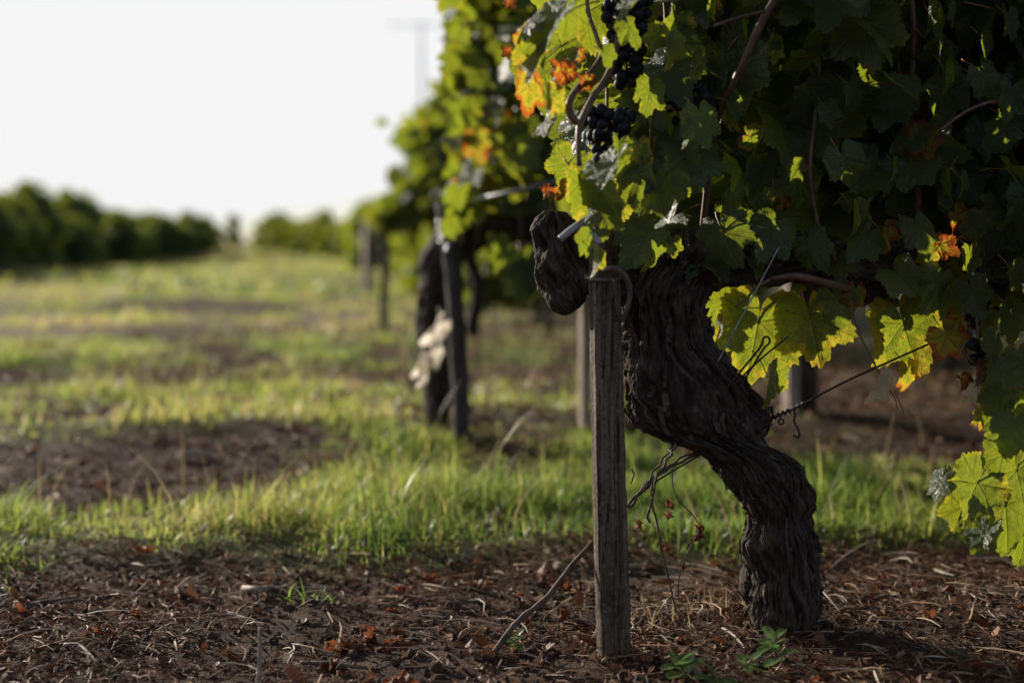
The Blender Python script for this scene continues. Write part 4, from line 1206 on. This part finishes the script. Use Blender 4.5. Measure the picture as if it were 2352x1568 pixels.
tB = at(1000, 930, DB + .1)
vb, wb = row_vine_B('first grapevine of the second row, its dark trunk just behind the slate end post', tB.x, tB.y,
                    [(1012, 1000, DB + .12, 26), (1004, 900, DB + .12, 30), (1000, 800, DB + .12, 34), (990, 720, DB + .12, 34), (1000, 650, DB + .12, 34), (1020, 580, DB + .14, 40), (1080, 540, DB + .15, 34), (1180, 530, DB + .18, 26), (1300, 520, DB + .22, 22)],
                    (-.15, .42), (.46, 1.5), 150, 1500, (.06, .105))
# pale dead leaves hanging low on that vine, and a low green shoot
for (x, y, w, tip, az) in ((1000, 750, 78, -40, 40), (988, 812, 70, -30, 45), (964, 828, 60, -25, 55), (966, 862, 40, -10, 50)):
    leaf_obj(L_PALE, at(x, y, DB - .06), w * 1.2 / ppm(DB), leaf_rot(tip, 10, az), .5, vb, wb)
for (x, y, w, tip, az) in ((1200, 600, 95, 0, 10), (1190, 640, 90, 20, -10), (1225, 630, 90, -20, 20), (1165, 590, 80, -30, 0), (1145, 555, 70, 0, 30), (1215, 660, 70, 0, 0), (1235, 585, 80, 30, 10)):
    leaf_obj(LEAVES_B[int(x) % 5], at(x, y, DB - .05), w / ppm(DB), leaf_rot(tip, -10, az), .22, vb, wb)
tB2 = at(1390, 1000, 3.75)
row_vine_B('second grapevine of the second row, showing left of the near stake', tB2.x, tB2.y,
           [(1400, 1010, 3.8, 30), (1395, 900, 3.8, 30), (1400, 750, 3.8, 30), (1400, 620, 3.82, 32), (1460, 540, 3.84, 30), (1560, 520, 3.86, 24)], (.42, 1.0), (.50, 1.5), 70, 800)
tB3 = at(1840, 1000, 3.95)
row_vine_B('third grapevine of the second row, behind the gap under the near vine arm', tB3.x, tB3.y,
           [(1850, 990, 3.98, 26), (1842, 880, 3.98, 28), (1846, 740, 3.98, 28), (1850, 640, 4.0, 32), (1900, 560, 4.02, 30), (2000, 540, 4.04, 24)], (.88, 1.65), (.46, 1.5), 70, 900)
tB4 = Vector((1.75, 4.1, 0))
row_vine_B('fourth grapevine of the second row, far right behind the hanging leaves', tB4.x, tB4.y,
           [(2480, 960, 4.1, 26), (2470, 800, 4.1, 28), (2480, 640, 4.12, 30), (2560, 560, 4.15, 24)], (1.5, 2.3), (.56, 1.5), 30, 500)

G2 = None
simple_stake('wooden_stake', at(1342, 640, 3.72), at(1342, 1000, 3.72), 28 / ppm(3.72), M_STAKE2, 'pale stake of the second row showing just left of the near stake', square=True)
simple_stake('wooden_stake', at(1816, 560, 3.95), at(1816, 962, 3.95), 42 / ppm(3.95), M_STAKE2, 'pale tan stake standing behind the lit leaves to the right of the trunk', square=True)
simple_stake('wooden_stake', at(846, 505, 14.8), at(843, 666, 14.8), 27 / ppm(14.8), M_STAKE2, 'pale far stake at the row end beside the grassy strip', square=True)
simple_stake('wooden_stake', at(888, 470, 8.0), at(880, 775, 8.0), 20 / ppm(8.0), M_STAKE, 'thin dark stake at the end of the third row, left of the slate post')
simple_stake('wooden_stake', at(1256, 600, 7.6), at(1258, 775, 7.6), 22 / ppm(7.6), M_STAKE, 'short dark stake farther back, below the bark knob')


# ---- shared crowns for vines farther back
def crown_mesh(seed, n, lx, lib, zlo=.48, zhi=1.30, thick=.17, size=(.09, .14), dome=.1):
    r_ = random.Random(seed); items = []
    while len(items) < n:
        x = r_.uniform(-lx / 2, lx / 2); z = r_.uniform(zlo, zhi + .12)
        if abs(x) > lx / 2 * (.78 + .22 * math.sin(z * 9 + seed * 2) + .08 * r_.gauss(0, 1)): continue
        top = zhi + .10 * math.sin(x * 7 + seed) + .06 * r_.gauss(0, 1) + .05 - dome * (2 * x / lx) ** 2
        th = thick * (1 - .45 * abs((z - .9) / .5))
        y = r_.gauss(0, th * .8)
        if z > top or z < zlo + .08 * r_.random(): continue
        items.append((Vector((x, y, z)), r_.uniform(*size), random_rot(r_, .5), max(0, r_.gauss(.14, .12))))
    for s_ in range(6):       # a few shoots above the trimmed top
        x = r_.uniform(-lx * .3, lx * .3)
        for k in range(4):
            items.append((Vector((x + r_.gauss(0, .025), r_.gauss(0, .03), zhi - .04 + k * .045 - dome * (2 * x / lx) ** 2)), r_.uniform(.06, .10), random_rot(r_, .5), .1))
    return leaf_mass('crown', items, M_LEAFS, lib)


def trunk_small(seed):
    r_ = random.Random(seed)
    P = [(0, 0, -.05), (.02 * r_.gauss(0, 1), .0, .15), (.03 * r_.gauss(0, 1), .02, .32), (0, 0, .5), (.12, 0, .56), (.35, 0, .56)]
    V, q, t = tube_geo(P, [.05, .042, .04, .045, .03, .02], 10, 24, bump=.25, seed=seed)
    return mesh_np('trunk', V, [q, t], [M_BARK], attrs={'ridge': np.full(len(V), .5)})


CROWN_MID = [crown_mesh(k, 1700, 1.15, LOWS, thick=.25, zlo=.60, size=(.075, .12), dome=.25) for k in (1, 2)]
CROWN_FAR = [crown_mesh(k, 1700, 1.25, TINY, size=(.10, .16), thick=.34, zlo=.10, dome=.45) for k in (5, 6, 7)]
TRUNKS = [trunk_small(k) for k in (1, 2, 3)]


def vine_copy(x, y, crown, trunk, label, group, s=1.0, flip=False):
    v = thing('grapevine', label, 'grapevine', (x, y, gz(x, y)), group)
    v.rotation_euler.z = math.atan(SLOPE) + (math.pi if flip else 0)
    v.scale = (1, 1, s)
    link('crown', crown, v); link('trunk', trunk, v)
    return v


rf = random.Random(77)
# third row, then the rows behind it along the right of the grassy headland
c0 = at(940, 700, 8.0)
vine_copy(c0.x + .34, c0.y, CROWN_MID[0], TRUNKS[0], 'end grapevine of the third row, leaves showing left of the slate post', None, 1.0)
vine_copy(c0.x + 1.35, c0.y + .12, CROWN_MID[1], TRUNKS[1], 'second grapevine of the third row, seen dimly between post and near vine', None, 1.05)
vine_copy(c0.x + 2.35, c0.y + .24, CROWN_MID[0], TRUNKS[2], 'third grapevine of the third row, seen dimly under the near vine arm', None, 1.02)
for k, x in enumerate((.75, 1.8, 2.8)):
    vine_copy(x, 5.6 + SLOPE * x, CROWN_MID[k % 2], TRUNKS[k % 3], 'dim grapevine in the gap between the second and third rows', 'grapevines just behind the second row', 1.0)
d = 9.8
while d < 37:
    xe = -.13 - .12 * (d - 3.57) + (.5 if d < 24 else 0)
    for k in range(2):
        vine_copy(xe + .5 + k * 1.1 + rf.uniform(-.1, .1), d + .12 * k, CROWN_FAR[rf.randrange(3)], TRUNKS[rf.randrange(3)],
                  'blurred row-end grapevine beyond the third row, right of the grassy strip', 'row-end grapevines right of the strip', rf.uniform(.88, 1.0))
    d += 1.8
for k, (px_, dd, s_) in enumerate([(612, 57, .82), (634, 55, 1.12), (656, 54, .95), (690, 52, .92), (716, 51, 1.0), (742, 50, 1.14), (766, 48, .92), (800, 46, .95), (828, 43, 1.1), (850, 41, 1.0), (872, 39, 1.08), (900, 37, 1.0), (930, 35, 1.0)]):
    q_ = at(px_, 560, dd)
    vine_copy(q_.x, q_.y, CROWN_FAR[k % 3], TRUNKS[k % 3], 'distant rounded grapevine in the uneven skyline between the gap and the near rows', 'skyline grapevines right of the gap', s_)
for k, (px_, dd, s_) in enumerate([(408, 48, .88), (436, 50, 1.10), (458, 51, 1.02), (482, 53, .80)]):
    q_ = at(px_, 560, dd)
    vine_copy(q_.x, q_.y, CROWN_FAR[(k + 1) % 3], TRUNKS[k % 3], 'distant grapevine in the rounded clump just left of the lone skyline vine', 'skyline clump left of the gap', s_, True)
d = 20.0
while d < 53:
    xe = -8.1 - .125 * (d - 23) + rf.uniform(-.5, .3)
    hh = rf.choice((.80, .95, 1.05, 1.2, 1.32)) * (.92 if d < 38 else .84)
    for k in range(3):
        vine_copy(xe - .6 - k * 1.15, d - .14 * k, CROWN_FAR[rf.randrange(3)], TRUNKS[rf.randrange(3)],
                  'dark blurred grapevine in the vine block along the left of the grassy strip', 'vine block left of the strip', hh + rf.uniform(-.08, .08), True)
    d += 1.7
p = at(537, 560, 60)
vine_copy(p.x, p.y, CROWN_FAR[0], TRUNKS[0], 'single grapevine standing alone in the skyline gap', None, 1.05).scale = (.5, 1, 1.08)

# far utility pole
up = thing('utility_pole', 'pale slender utility pole with crossarm rising above the vines against the sky', 'pole', (at(968, 560, 66).x, 66, 0))
wl = up.location.copy()
tp = at(968, 55, 66)
link('mast', tube_mesh('mast', [(tp.x, 66, -.3), (tp.x, 66, tp.z * .5), (tp.x, 66, tp.z)], [.085, .07, .055], M_POLE, 10), up, wl)
link('crossarm', tube_mesh('crossarm', [(tp.x - 1.4, 66, tp.z - .1), (tp.x, 66, tp.z - .05), (tp.x + 1.4, 66, tp.z - .1)], [.025, .03, .025], M_POLE, 8), up, wl)
for s in (-1.3, 0, 1.3):
    link('insulator', tube_mesh('insulator', [(tp.x + s, 66, tp.z - .1), (tp.x + s, 66, tp.z + .15)], [.03, .025], M_POLE, 8), up, wl)


# ================================================================== grass
def blades(name, P, h, w, lean, az, tint, mat, nseg=3):
    n = len(P)
    f = np.linspace(0, 1, nseg + 1)
    dirv = np.stack([np.cos(az), np.sin(az), np.zeros(n)], -1)
    fa = az + np.pi / 2 + rng.uniform(-.9, .9, n)
    side = np.stack([np.cos(fa), np.sin(fa), np.zeros(n)], -1)
    V = np.zeros((n, nseg + 1, 2, 3))
    for k, t_ in enumerate(f):
        c = P + dirv * (h * lean * t_ ** 2)[:, None] + np.array([0, 0, 1.]) * (h * t_ * (1 - .25 * lean * t_))[:, None]
        ww = w * (1 - t_ ** 1.6) * .5 + w * .03
        V[:, k, 0] = c - side * ww[:, None]; V[:, k, 1] = c + side * ww[:, None]
    b = np.arange(n)[:, None] * (nseg + 1) * 2
    k = np.arange(nseg)[None] * 2
    q = np.stack([b + k, b + k + 1, b + k + 3, b + k + 2], -1).reshape(-1, 4)
    return mesh_np(name, V.reshape(-1, 3), q, [mat], attrs={'tint': np.repeat(tint, (nseg + 1) * 2)})


def scatter(x0, x1, y0, y1, n, dens):
    x = rng.uniform(x0, x1, n); y = rng.uniform(y0, y1, n)
    keep = rng.random(n) < dens(x, y)
    return x[keep], y[keep]


def vis_x(x, y, m=.85):
    return np.abs(x) < .37 * y + m


parts = []
def add_grass(x0, x1, y0, y1, n, hr, wr_, dens):
    x, y = scatter(x0, x1, y0, y1, n, lambda a, b_: dens(a, b_) * vis_x(a, b_))
    m = len(x)
    cl = np.clip(.80 + 1.25 * fbm(x * 4.3, y * 4.3, 0, 3, 71), .25, 1.5)
    h = rng.uniform(*hr, m) * cl * np.clip(.35 + .8 * veg_mask(x, y), .4, 1.1)
    w = rng.uniform(*wr_, m)
    dry = dry_mask(x, y)
    tint = np.clip(.36 + .40 * fbm(x * 2, y * 2, 0, 2, 75) + rng.normal(0, .22, m) + .35 * dry + .03 * np.clip((y - 5) / 4, 0, 1), 0, 1)
    parts.append((np.stack([x, y, ground_z(x, y) - .004], -1), h, w, np.abs(rng.normal(.85, .55, m)), rng.uniform(0, 6.283, m), tint))


vm = lambda x, y: veg_mask(x, y) ** 1.5
add_grass(-2.1, 2.4, 2.0, 3.4, 140000, (.016, .058), (.0012, .0032), vm)
add_grass(-2.1, 2.4, 2.2, 3.2, 4500, (.05, .10), (.002, .004), vm)
add_grass(-.60, .42, 2.95, 3.75, 12000, (.025, .07), (.002, .005), lambda x, y: .7 * np.exp(-((x + .08) / .35) ** 4))
add_grass(-3.4, 3.8, 3.4, 7.5, 84000, (.025, .085), (.003, .007), vm)
add_grass(-6, 4.5, 7.5, 15, 46000, (.03, .10), (.008, .016), vm)
add_grass(-11, 3, 15, 42, 42000, (.05, .12), (.02, .045), vm)
add_grass(-18, 0, 42, 85, 30000, (.08, .16), (.05, .10), vm)
add_grass(-1.2, 1.4, 1.7, 2.5, 1500, (.015, .04), (.0015, .0025), lambda x, y: .08 + veg_mask(x, y))
A_ = [np.concatenate([p_[k] for p_ in parts]) for k in range(6)]
print('blades', len(A_[1]))
tag(link('grass', blades('grass', *A_[:5], A_[5], M_GRASS)), 'sunlit green grass growing in strips between the vine rows', 'grass', None, 'stuff')

# dry stalks standing among the grass
x, y = scatter(-1.5, 1.6, 2.3, 6.5, 1500, lambda a, b_: (.15 + .5 * veg_mask(a, b_)) * vis_x(a, b_))
m = len(x)
tag(link('dry_grass', blades('dry_grass', np.stack([x, y, ground_z(x, y)], -1), rng.uniform(.06, .22, m), rng.uniform(.0015, .003, m), np.abs(rng.normal(.5, .4, m)), rng.uniform(0, 6.28, m), rng.random(m), M_STRAW, 4)),
    'thin dry stalks scattered through the grass strips', 'grass', None, 'stuff')


# ================================================================== litter on the soil
def sticks(name, x, y, L, w, tint, mat, up=.22, lift=.004):
    n = len(x)
    az = rng.uniform(0, math.pi * 2, n)
    d = np.stack([np.cos(az), np.sin(az), rng.normal(0, up, n)], -1)
    s = np.stack([-np.sin(az), np.cos(az), np.zeros(n)], -1)
    u = np.array([0, 0, 1.])
    c = np.stack([x, y, ground_z(x, y) + rng.uniform(0, lift, n)], -1)
    bend = rng.normal(0, .22, n)
    bz = np.abs(rng.normal(0, .12, n))
    V = np.zeros((n, 4, 3, 3))
    for k, t_ in enumerate((-.5, -.17, .17, .5)):
        cc = c + d * (L * t_)[:, None] + s * (bend * L * (t_ * t_ - .08) * 4 * .5)[:, None] - u * (bz * L * (t_ * t_) * 2)[:, None] + u * (bz * L * .5)[:, None]
        tap = .45 if k in (0, 3) else 1.
        for m_, a_ in enumerate((0, 2.09, 4.19)):
            V[:, k, m_] = cc + s * (w * tap * math.cos(a_))[:, None] + u * (w * tap * .7 * math.sin(a_))[:, None]
    b = (np.arange(n) * 12)[:, None, None]
    k = (np.arange(3) * 3)[None, :, None]; m_ = np.arange(3)[None, None, :]
    m2 = (np.arange(3)[None, None, :] + 1) % 3
    q = np.stack([b + k + m_, b + k + m2, b + k + 3 + m2, b + k + 3 + m_], -1).reshape(-1, 4)
    t3 = np.concatenate([np.stack([np.arange(n) * 12 + a_ for a_ in (2, 1, 0)], -1), np.stack([np.arange(n) * 12 + a_ for a_ in (9, 10, 11)], -1)])
    return mesh_np(name, V.reshape(-1, 3), [q, t3], [mat], attrs={'tint': np.repeat(tint, 12)}, smooth=False)


soilw = lambda x, y: np.clip(1.05 - veg_mask(x, y) * 1.2, .05, 1)
x, y = scatter(-1.5, 1.6, 1.45, 2.75, 84000, lambda a, b_: soilw(a, b_) * vis_x(a, b_, .6) * np.clip(.55 + 1.5 * fbm(a * 3.2, b_ * 3.2, 0, 3, 91), .06, 1))
n = len(x)
L = np.exp(rng.normal(math.log(.013), .6, n)); L = np.clip(L, .005, .09)
tint = np.clip(rng.beta(1.7, 1.7, n) + .25 * fbm(x * 3, y * 3, 0, 2, 95), 0, 1)
tag(link('straw_litter', sticks('straw_litter', x, y, L, np.clip(L * .036, .0004, .0013) * rng.uniform(.6, 1.5, n), tint, M_LITTER, lift=.012)),
    'straw and shredded bark scattered over the soil under the near vine', 'litter', None, 'stuff')
x, y = scatter(-1.1, 1.15, 1.45, 2.6, 900, lambda a, b_: soilw(a, b_) * vis_x(a, b_, .1))
n2_ = len(x)
tag(link('straw_litter', sticks('straw_litter', x, y, rng.uniform(.03, .085, n2_), rng.uniform(.0007, .0017, n2_), np.clip(rng.normal(.75, .2, n2_), .2, 1), M_LITTER, up=.10, lift=.02)),
    'longer pale straws lying loose on top of the near litter', 'litter', None, 'stuff')
print('sticks', n)
x, y = scatter(-2.2, 2.2, 2.9, 7.0, 16000, lambda a, b_: soilw(a, b_) * vis_x(a, b_, .1) * .8)
n = len(x)
L = np.clip(np.exp(rng.normal(math.log(.035), .5, n)), .01, .12)
tag(link('straw_litter', sticks('straw_litter', x, y, L, np.clip(L * .06, .001, .004), np.clip(rng.beta(1.6, 2, n), 0, 1), M_LITTER, lift=.02)),
    'straw and leaf scraps on the bare soil strips farther back', 'litter', None, 'stuff')


def flakes(name, x, y, s, tint, mat, lift=.01):
    n = len(x)
    az = rng.uniform(0, 6.283, n); tl = rng.normal(0, .55, n); tl2 = rng.normal(0, .4, n)
    e1 = np.stack([np.cos(az), np.sin(az), tl], -1); e2 = np.stack([-np.sin(az), np.cos(az), tl2], -1)
    up = np.array([0, 0, 1.])
    c = np.stack([x, y, ground_z(x, y) + rng.uniform(.001, lift, n)], -1)
    pr = [(-.5, 0, 0), (-.2, .34, .22), (.25, .28, .2), (.55, .02, 0), (.2, -.32, .25), (-.22, -.28, .18)]
    V = np.zeros((n, 7, 3)); V[:, 6] = c - up * (s * .1)[:, None]
    for k, (a_, b_, cz) in enumerate(pr):
        ja = a_ * rng.uniform(.6, 1.3, n); jb = b_ * rng.uniform(.4, 1.3, n)
        V[:, k] = c + e1 * (ja * s)[:, None] + e2 * (jb * s)[:, None] + up * (cz * s * rng.uniform(-.6, 1.6, n))[:, None]
    b = (np.arange(n) * 7)[:, None]
    k = np.arange(6)[None]
    t3 = np.stack([b + k, b + (k + 1) % 6, np.broadcast_to(b + 6, (n, 6))], -1).reshape(-1, 3)
    return mesh_np(name, V.reshape(-1, 3), t3, [mat], attrs={'tint': np.repeat(tint, 7)}, smooth=False)


x, y = scatter(-1.5, 1.6, 1.45, 2.9, 22000, lambda a, b_: soilw(a, b_) * vis_x(a, b_, .6) * np.clip(.4 + 1.1 * fbm(a * 4 + 3, b_ * 4, 0, 3, 97), .05, 1))
n = len(x)
tag(link('leaf_litter', flakes('leaf_litter', x, y, np.clip(np.exp(rng.normal(math.log(.0075), .6, n)), .002, .030), np.clip(rng.beta(1.2, 2.6, n), 0, 1), M_LITTER)),
    'crumbled brown leaf scraps strewn over the near soil', 'litter', None, 'stuff')
x, y = scatter(-2.4, 2.6, 2.9, 9.0, 9000, lambda a, b_: soilw(a, b_) * vis_x(a, b_, .1))
n = len(x)
tag(link('leaf_litter', flakes('leaf_litter', x, y, rng.uniform(.008, .030, n), np.clip(rng.beta(1.4, 2.4, n), 0, 1), M_LITTER, .02)),
    'reddish brown fallen leaf scraps on the soil under the rows behind', 'litter', None, 'stuff')

# soil clods
ph = (1 + 5 ** .5) / 2
ico = np.array([(-1, ph, 0), (1, ph, 0), (-1, -ph, 0), (1, -ph, 0), (0, -1, ph), (0, 1, ph), (0, -1, -ph), (0, 1, -ph), (ph, 0, -1), (ph, 0, 1), (-ph, 0, -1), (-ph, 0, 1)]) / 1.9
icf = np.array([(0, 11, 5), (0, 5, 1), (0, 1, 7), (0, 7, 10), (0, 10, 11), (1, 5, 9), (5, 11, 4), (11, 10, 2), (10, 7, 6), (7, 1, 8), (3, 9, 4), (3, 4, 2), (3, 2, 6), (3, 6, 8), (3, 8, 9), (4, 9, 5), (2, 4, 11), (6, 2, 10), (8, 6, 7), (9, 8, 1)])
x, y = scatter(-1.5, 1.6, 1.45, 2.9, 16000, lambda a, b_: soilw(a, b_) * vis_x(a, b_, .6))
n = len(x)
s = np.clip(np.exp(rng.normal(math.log(.0032), .5, n)), .0012, .0095)
V = ico[None] * s[:, None, None] * rng.uniform(.65, 1.25, (n, 12, 1)) * rng.uniform(.7, 1.3, (n, 1, 3))
V = V + np.stack([x, y, ground_z(x, y) + s * .2], -1)[:, None]
tag(link('soil_clods', mesh_np('soil_clods', V.reshape(-1, 3), (icf[None] + (np.arange(n) * 12)[:, None, None]).reshape(-1, 3), [M_CLOD], smooth=False)),
    'small crumbly clods of dark soil under the near vine', 'soil', None, 'stuff')

# ================================================================== single twigs, fallen leaves, weeds
def gp(x, y):
    """ground point seen at picture x, y"""
    v = CF + Vector((1, 0, 0)) * ((x - 1176) / FPX) + CU * ((784 - y) / FPX)
    p = Vector((0, 0, CAM_H)) + v * (CAM_H / -v.z)
    for _ in range(3):
        p = Vector((0, 0, CAM_H)) + v * ((CAM_H - gz(p.x, p.y)) / -v.z)
    return p


a0 = gp(1118, 1512); a1 = at(1362, 1243, 1.80)
o = link('fallen_twig', tube_mesh('fallen_twig', [a0 - Vector((.01, 0, .02)), a0.lerp(a1, .25) + Vector((0, 0, .004)), a0.lerp(a1, .55) - Vector((0, 0, .006)), a0.lerp(a1, .8), a1], [.0042, .004, .0036, .003, .002], M_TWIG, 8, 40, bump=.3, seed=3))
tag(o, 'long dark twig leaning from the soil up against the near stake', 'twig')


def lying(pts, r, mat, label, lift=.006):
    P = []
    for k, (x, y) in enumerate(pts):
        p = gp(x, y); p.z += lift + (.004 if k % 2 else 0); P.append(p)
    o = link('fallen_twig', tube_mesh('fallen_twig', P, [r * f for f in np.linspace(1, .6, len(P))], mat, 7, len(P) * 8, bump=.3, seed=int(pts[0][0])))
    tag(o, label, 'twig')


lying([(60, 1400), (150, 1392), (240, 1380), (320, 1352)], .0045, M_TWIG, 'long curved grey twig lying at the edge of the grass on the left')
lying([(690, 1532), (760, 1540), (860, 1546), (900, 1540)], .0028, M_TWIG, 'thin straight twig lying just below the crumpled red leaves')
lying([(560, 1365), (590, 1372), (625, 1362)], .005, M_TWIGP, 'short pale flattened stick lying at the grass edge', .01)
lying([(410, 1060), (450, 1056), (492, 1060)], .010, M_TWIGP, 'pale weathered stick lying on the bare soil strip behind the near grass', .012)
lying([(150, 1490), (185, 1500), (225, 1532)], .0030, M_TWIGP, 'pale forked straw on the soil near the lower left corner')
lying([(480, 1420), (540, 1428), (590, 1440)], .0022, M_TWIGP, 'slim pale twig lying crosswise above the upright stalk')
lying([(1010, 1392), (1060, 1398), (1110, 1388)], .0034, M_TWIG, 'dark stick lying on the soil left of the leaning twig')
lying([(1660, 1450), (1690, 1480), (1712, 1500)], .0022, M_TWIGP, 'small pale twig on the litter left of the trunk base')
lying([(1905, 1408), (1960, 1412), (2010, 1400)], .0026, M_TWIG, 'grey twig lying right of the trunk base')
lying([(2180, 1505), (2230, 1530), (2262, 1560)], .0024, M_TWIG, 'thin twig on the shaded soil near the lower right corner')
p0 = gp(588, 1600); p1 = at(596, 1440, p0.y)
o = link('fallen_twig', tube_mesh('fallen_twig', [p0, p0.lerp(p1, .5) + Vector((.002, 0, 0)), p1], [.0026, .0024, .0016], M_TWIGP, 7, 20, bump=.2))
tag(o, 'pale stalk standing upright at the bottom edge of the view', 'twig')
p0 = gp(1900, 1312); p1 = at(2014, 1240, p0.y + .02)
o = link('fallen_twig', tube_mesh('fallen_twig', [p0, p0.lerp(p1, .4) + Vector((0, 0, .008)), p0.lerp(p1, .8) + Vector((0, 0, .006)), p1], [.0014, .0012, .001, .0008], M_TWIGP, 6, 24))
tag(o, 'fine arching stalk just right of the trunk', 'twig')

for k, (x, y, w, tip, ax, az, lab) in enumerate((
        (790, 1470, 110, 40, 60, 20, 'large crumpled russet leaf lying on the soil left of the leaning twig'),
        (850, 1465, 90, -50, 50, -30, 'curled red-brown leaf lying right against the large crumpled russet leaf'),
        (905, 1450, 60, 80, 70, 10, 'small curled rust leaf at the right end of the crumpled leaf group'),
        (760, 1520, 80, 10, 70, 60, 'dark shrivelled leaf lying below the crumpled russet leaves'),
        (1290, 1420, 50, 0, 20, 30, 'shrivelled brown leaf stuck to the litter just left of the near stake'),
        (1285, 1330, 50, 30, 0, 50, 'small brown dead leaf hanging at the leaning twig'),
        (300, 1440, 45, 60, 80, 0, 'small rust leaf on the soil on the left'),
        (2350, 1400, 50, 60, 80, 0, 'brown curled leaf on the litter at the right edge'),
        (1560, 1470, 60, 20, 70, 0, 'red-brown curled leaf on the litter between stake and trunk'))):
    p = gp(x, y + w * .2) if y > 1350 else at(x, y, 1.83)
    me = L_DRY[k % 3]
    o = link('fallen_leaf', me)
    o.matrix_basis = Matrix.Translation(p + Vector((0, 0, .012 if y > 1350 else 0))) @ leaf_rot(tip, ax, az).to_4x4() @ Matrix.Scale(w / ppm(p.y), 4)
    o['age'] = .95
    tag(o, lab, 'leaf')


r_f = random.Random(12)
for k in range(18):
    x_, y_ = r_f.uniform(-.75, .85), r_f.uniform(1.62, 2.3)
    if .02 < x_ < .5 and y_ > 1.7: continue
    o = link('fallen_leaf', L_DRY[k % 3])
    o.matrix_basis = Matrix.Translation((x_, y_, gz(x_, y_) + .010)) @ Matrix.Rotation(r_f.uniform(0, 6.28), 4, 'Z') @ Matrix.Rotation(r_f.uniform(-.6, .6), 4, 'X') @ Matrix.Scale(r_f.uniform(.022, .05), 4)
    o['age'] = .95
    tag(o, 'small curled brown leaf lying loose among the straw litter', 'leaf', 'small fallen leaves in the litter')


def oval_leaf():
    nA_, nR_ = 14, 4
    th = np.linspace(0, 2 * math.pi, nA_, endpoint=False)
    rr = np.linspace(.25, 1, nR_)
    V = [(0, .5, 0)]
    for r_ in rr:
        for a_ in th:
            x = .30 * r_ * math.sin(a_) * (1 - .25 * math.cos(a_)); y = .5 - .5 * r_ * math.cos(a_)
            V.append((x, y, .25 * abs(x) - .18 * y * y + .015 * math.sin(9 * a_) * r_))
    q = [(1 + i_ * nA_ + j_, 1 + i_ * nA_ + (j_ + 1) % nA_, 1 + (i_ + 1) * nA_ + (j_ + 1) % nA_, 1 + (i_ + 1) * nA_ + j_) for i_ in range(nR_ - 1) for j_ in range(nA_)]
    t = [(0, 1 + (j_ + 1) % nA_, 1 + j_) for j_ in range(nA_)]
    return np.array(V), np.array(q), np.array(t)


OV, OQ, OT = oval_leaf()
OVAL = [mesh_np('weed_leaf', OV, [OQ, OT], [M_WEED], attrs={'tint': np.full(len(OV), t_)}) for t_ in (.1, .5, .9)]


def weed(x, y, h, n, size, label, spread=.5, seed=0, d=None):
    r_ = random.Random(seed)
    p = gp(x, y)
    w = thing('weed', label, 'weed', p)
    st_ = [Vector((0, 0, -.005))]
    for k in range(1, 4):
        st_.append(Vector((r_.gauss(0, h * .12), r_.gauss(0, h * .12), h * k / 3)))
    link('stem', tube_mesh('stem', st_, [.0016, .0014, .0012, .0008], M_PET, 6, 12), w)
    for k in range(n):
        u = k / max(1, n - 1)
        c = st_[1 + int(u * 1.99)].lerp(st_[min(3, 2 + int(u * 1.99))], (u * 2) % 1)
        o_ = link('leaf', OVAL[r_.randrange(3)], w)
        az = k * 2.4 + r_.gauss(0, .3)
        m = Matrix.Translation(c) @ Matrix.Rotation(az, 4, 'Z') @ Matrix.Rotation(r_.uniform(-.2, .9), 4, 'X') @ Matrix.Scale(size * r_.uniform(.7, 1.15) * (1.1 - .35 * u), 4)
        o_.matrix_basis = m


weed(1565, 1572, .030, 10, .034, 'low leafy green weed at the bottom edge below the stake and trunk', seed=1)
weed(1640, 1590, .026, 8, .032, 'broad-leaved green weed cut by the bottom edge, right of the low leafy weed', seed=5)
weed(1770, 1545, .048, 12, .029, 'taller green weed growing at the front of the trunk base', seed=2)
weed(1720, 1560, .026, 8, .027, 'small green weed just left of the taller weed at the trunk base', seed=6)
weed(1192, 1508, .03, 16, .014, 'small bright green weed with tiny leaves at the foot of the leaning twig', seed=3)
weed(2200, 1528, .018, 5, .016, 'tiny pale seedling on the shaded soil at lower right', seed=8)

# tufts of dry and green grass by the stake
def tuft(x, y, n, h, w, mat, label, lean=.8, tint=(.2, 1)):
    p = gp(x, y)
    P = np.stack([p.x + rng.normal(0, .03, n), p.y + rng.normal(0, .02, n), np.full(n, p.z - .004)], -1)
    o_ = link('grass_tuft', blades('grass_tuft', P, rng.uniform(.4, 1, n) * h, np.full(n, w), np.abs(rng.normal(lean, .5, n)), rng.uniform(0, 6.28, n), rng.uniform(*tint, n), mat, 5))
    tag(o_, label, 'grass tuft', None, 'stuff')


tuft(1500, 1430, 70, .05, .0016, M_STRAW, 'tuft of pale dry grass between the near stake and the trunk')
tuft(1675, 1405, 34, .06, .0015, M_STRAW, 'thin dry grass stems against the left foot of the trunk', .35)
tuft(735, 1385, 26, .05, .004, M_GRASS, 'lone green grass tuft on the soil in front of the grass strip', 1.0, (.0, .2))
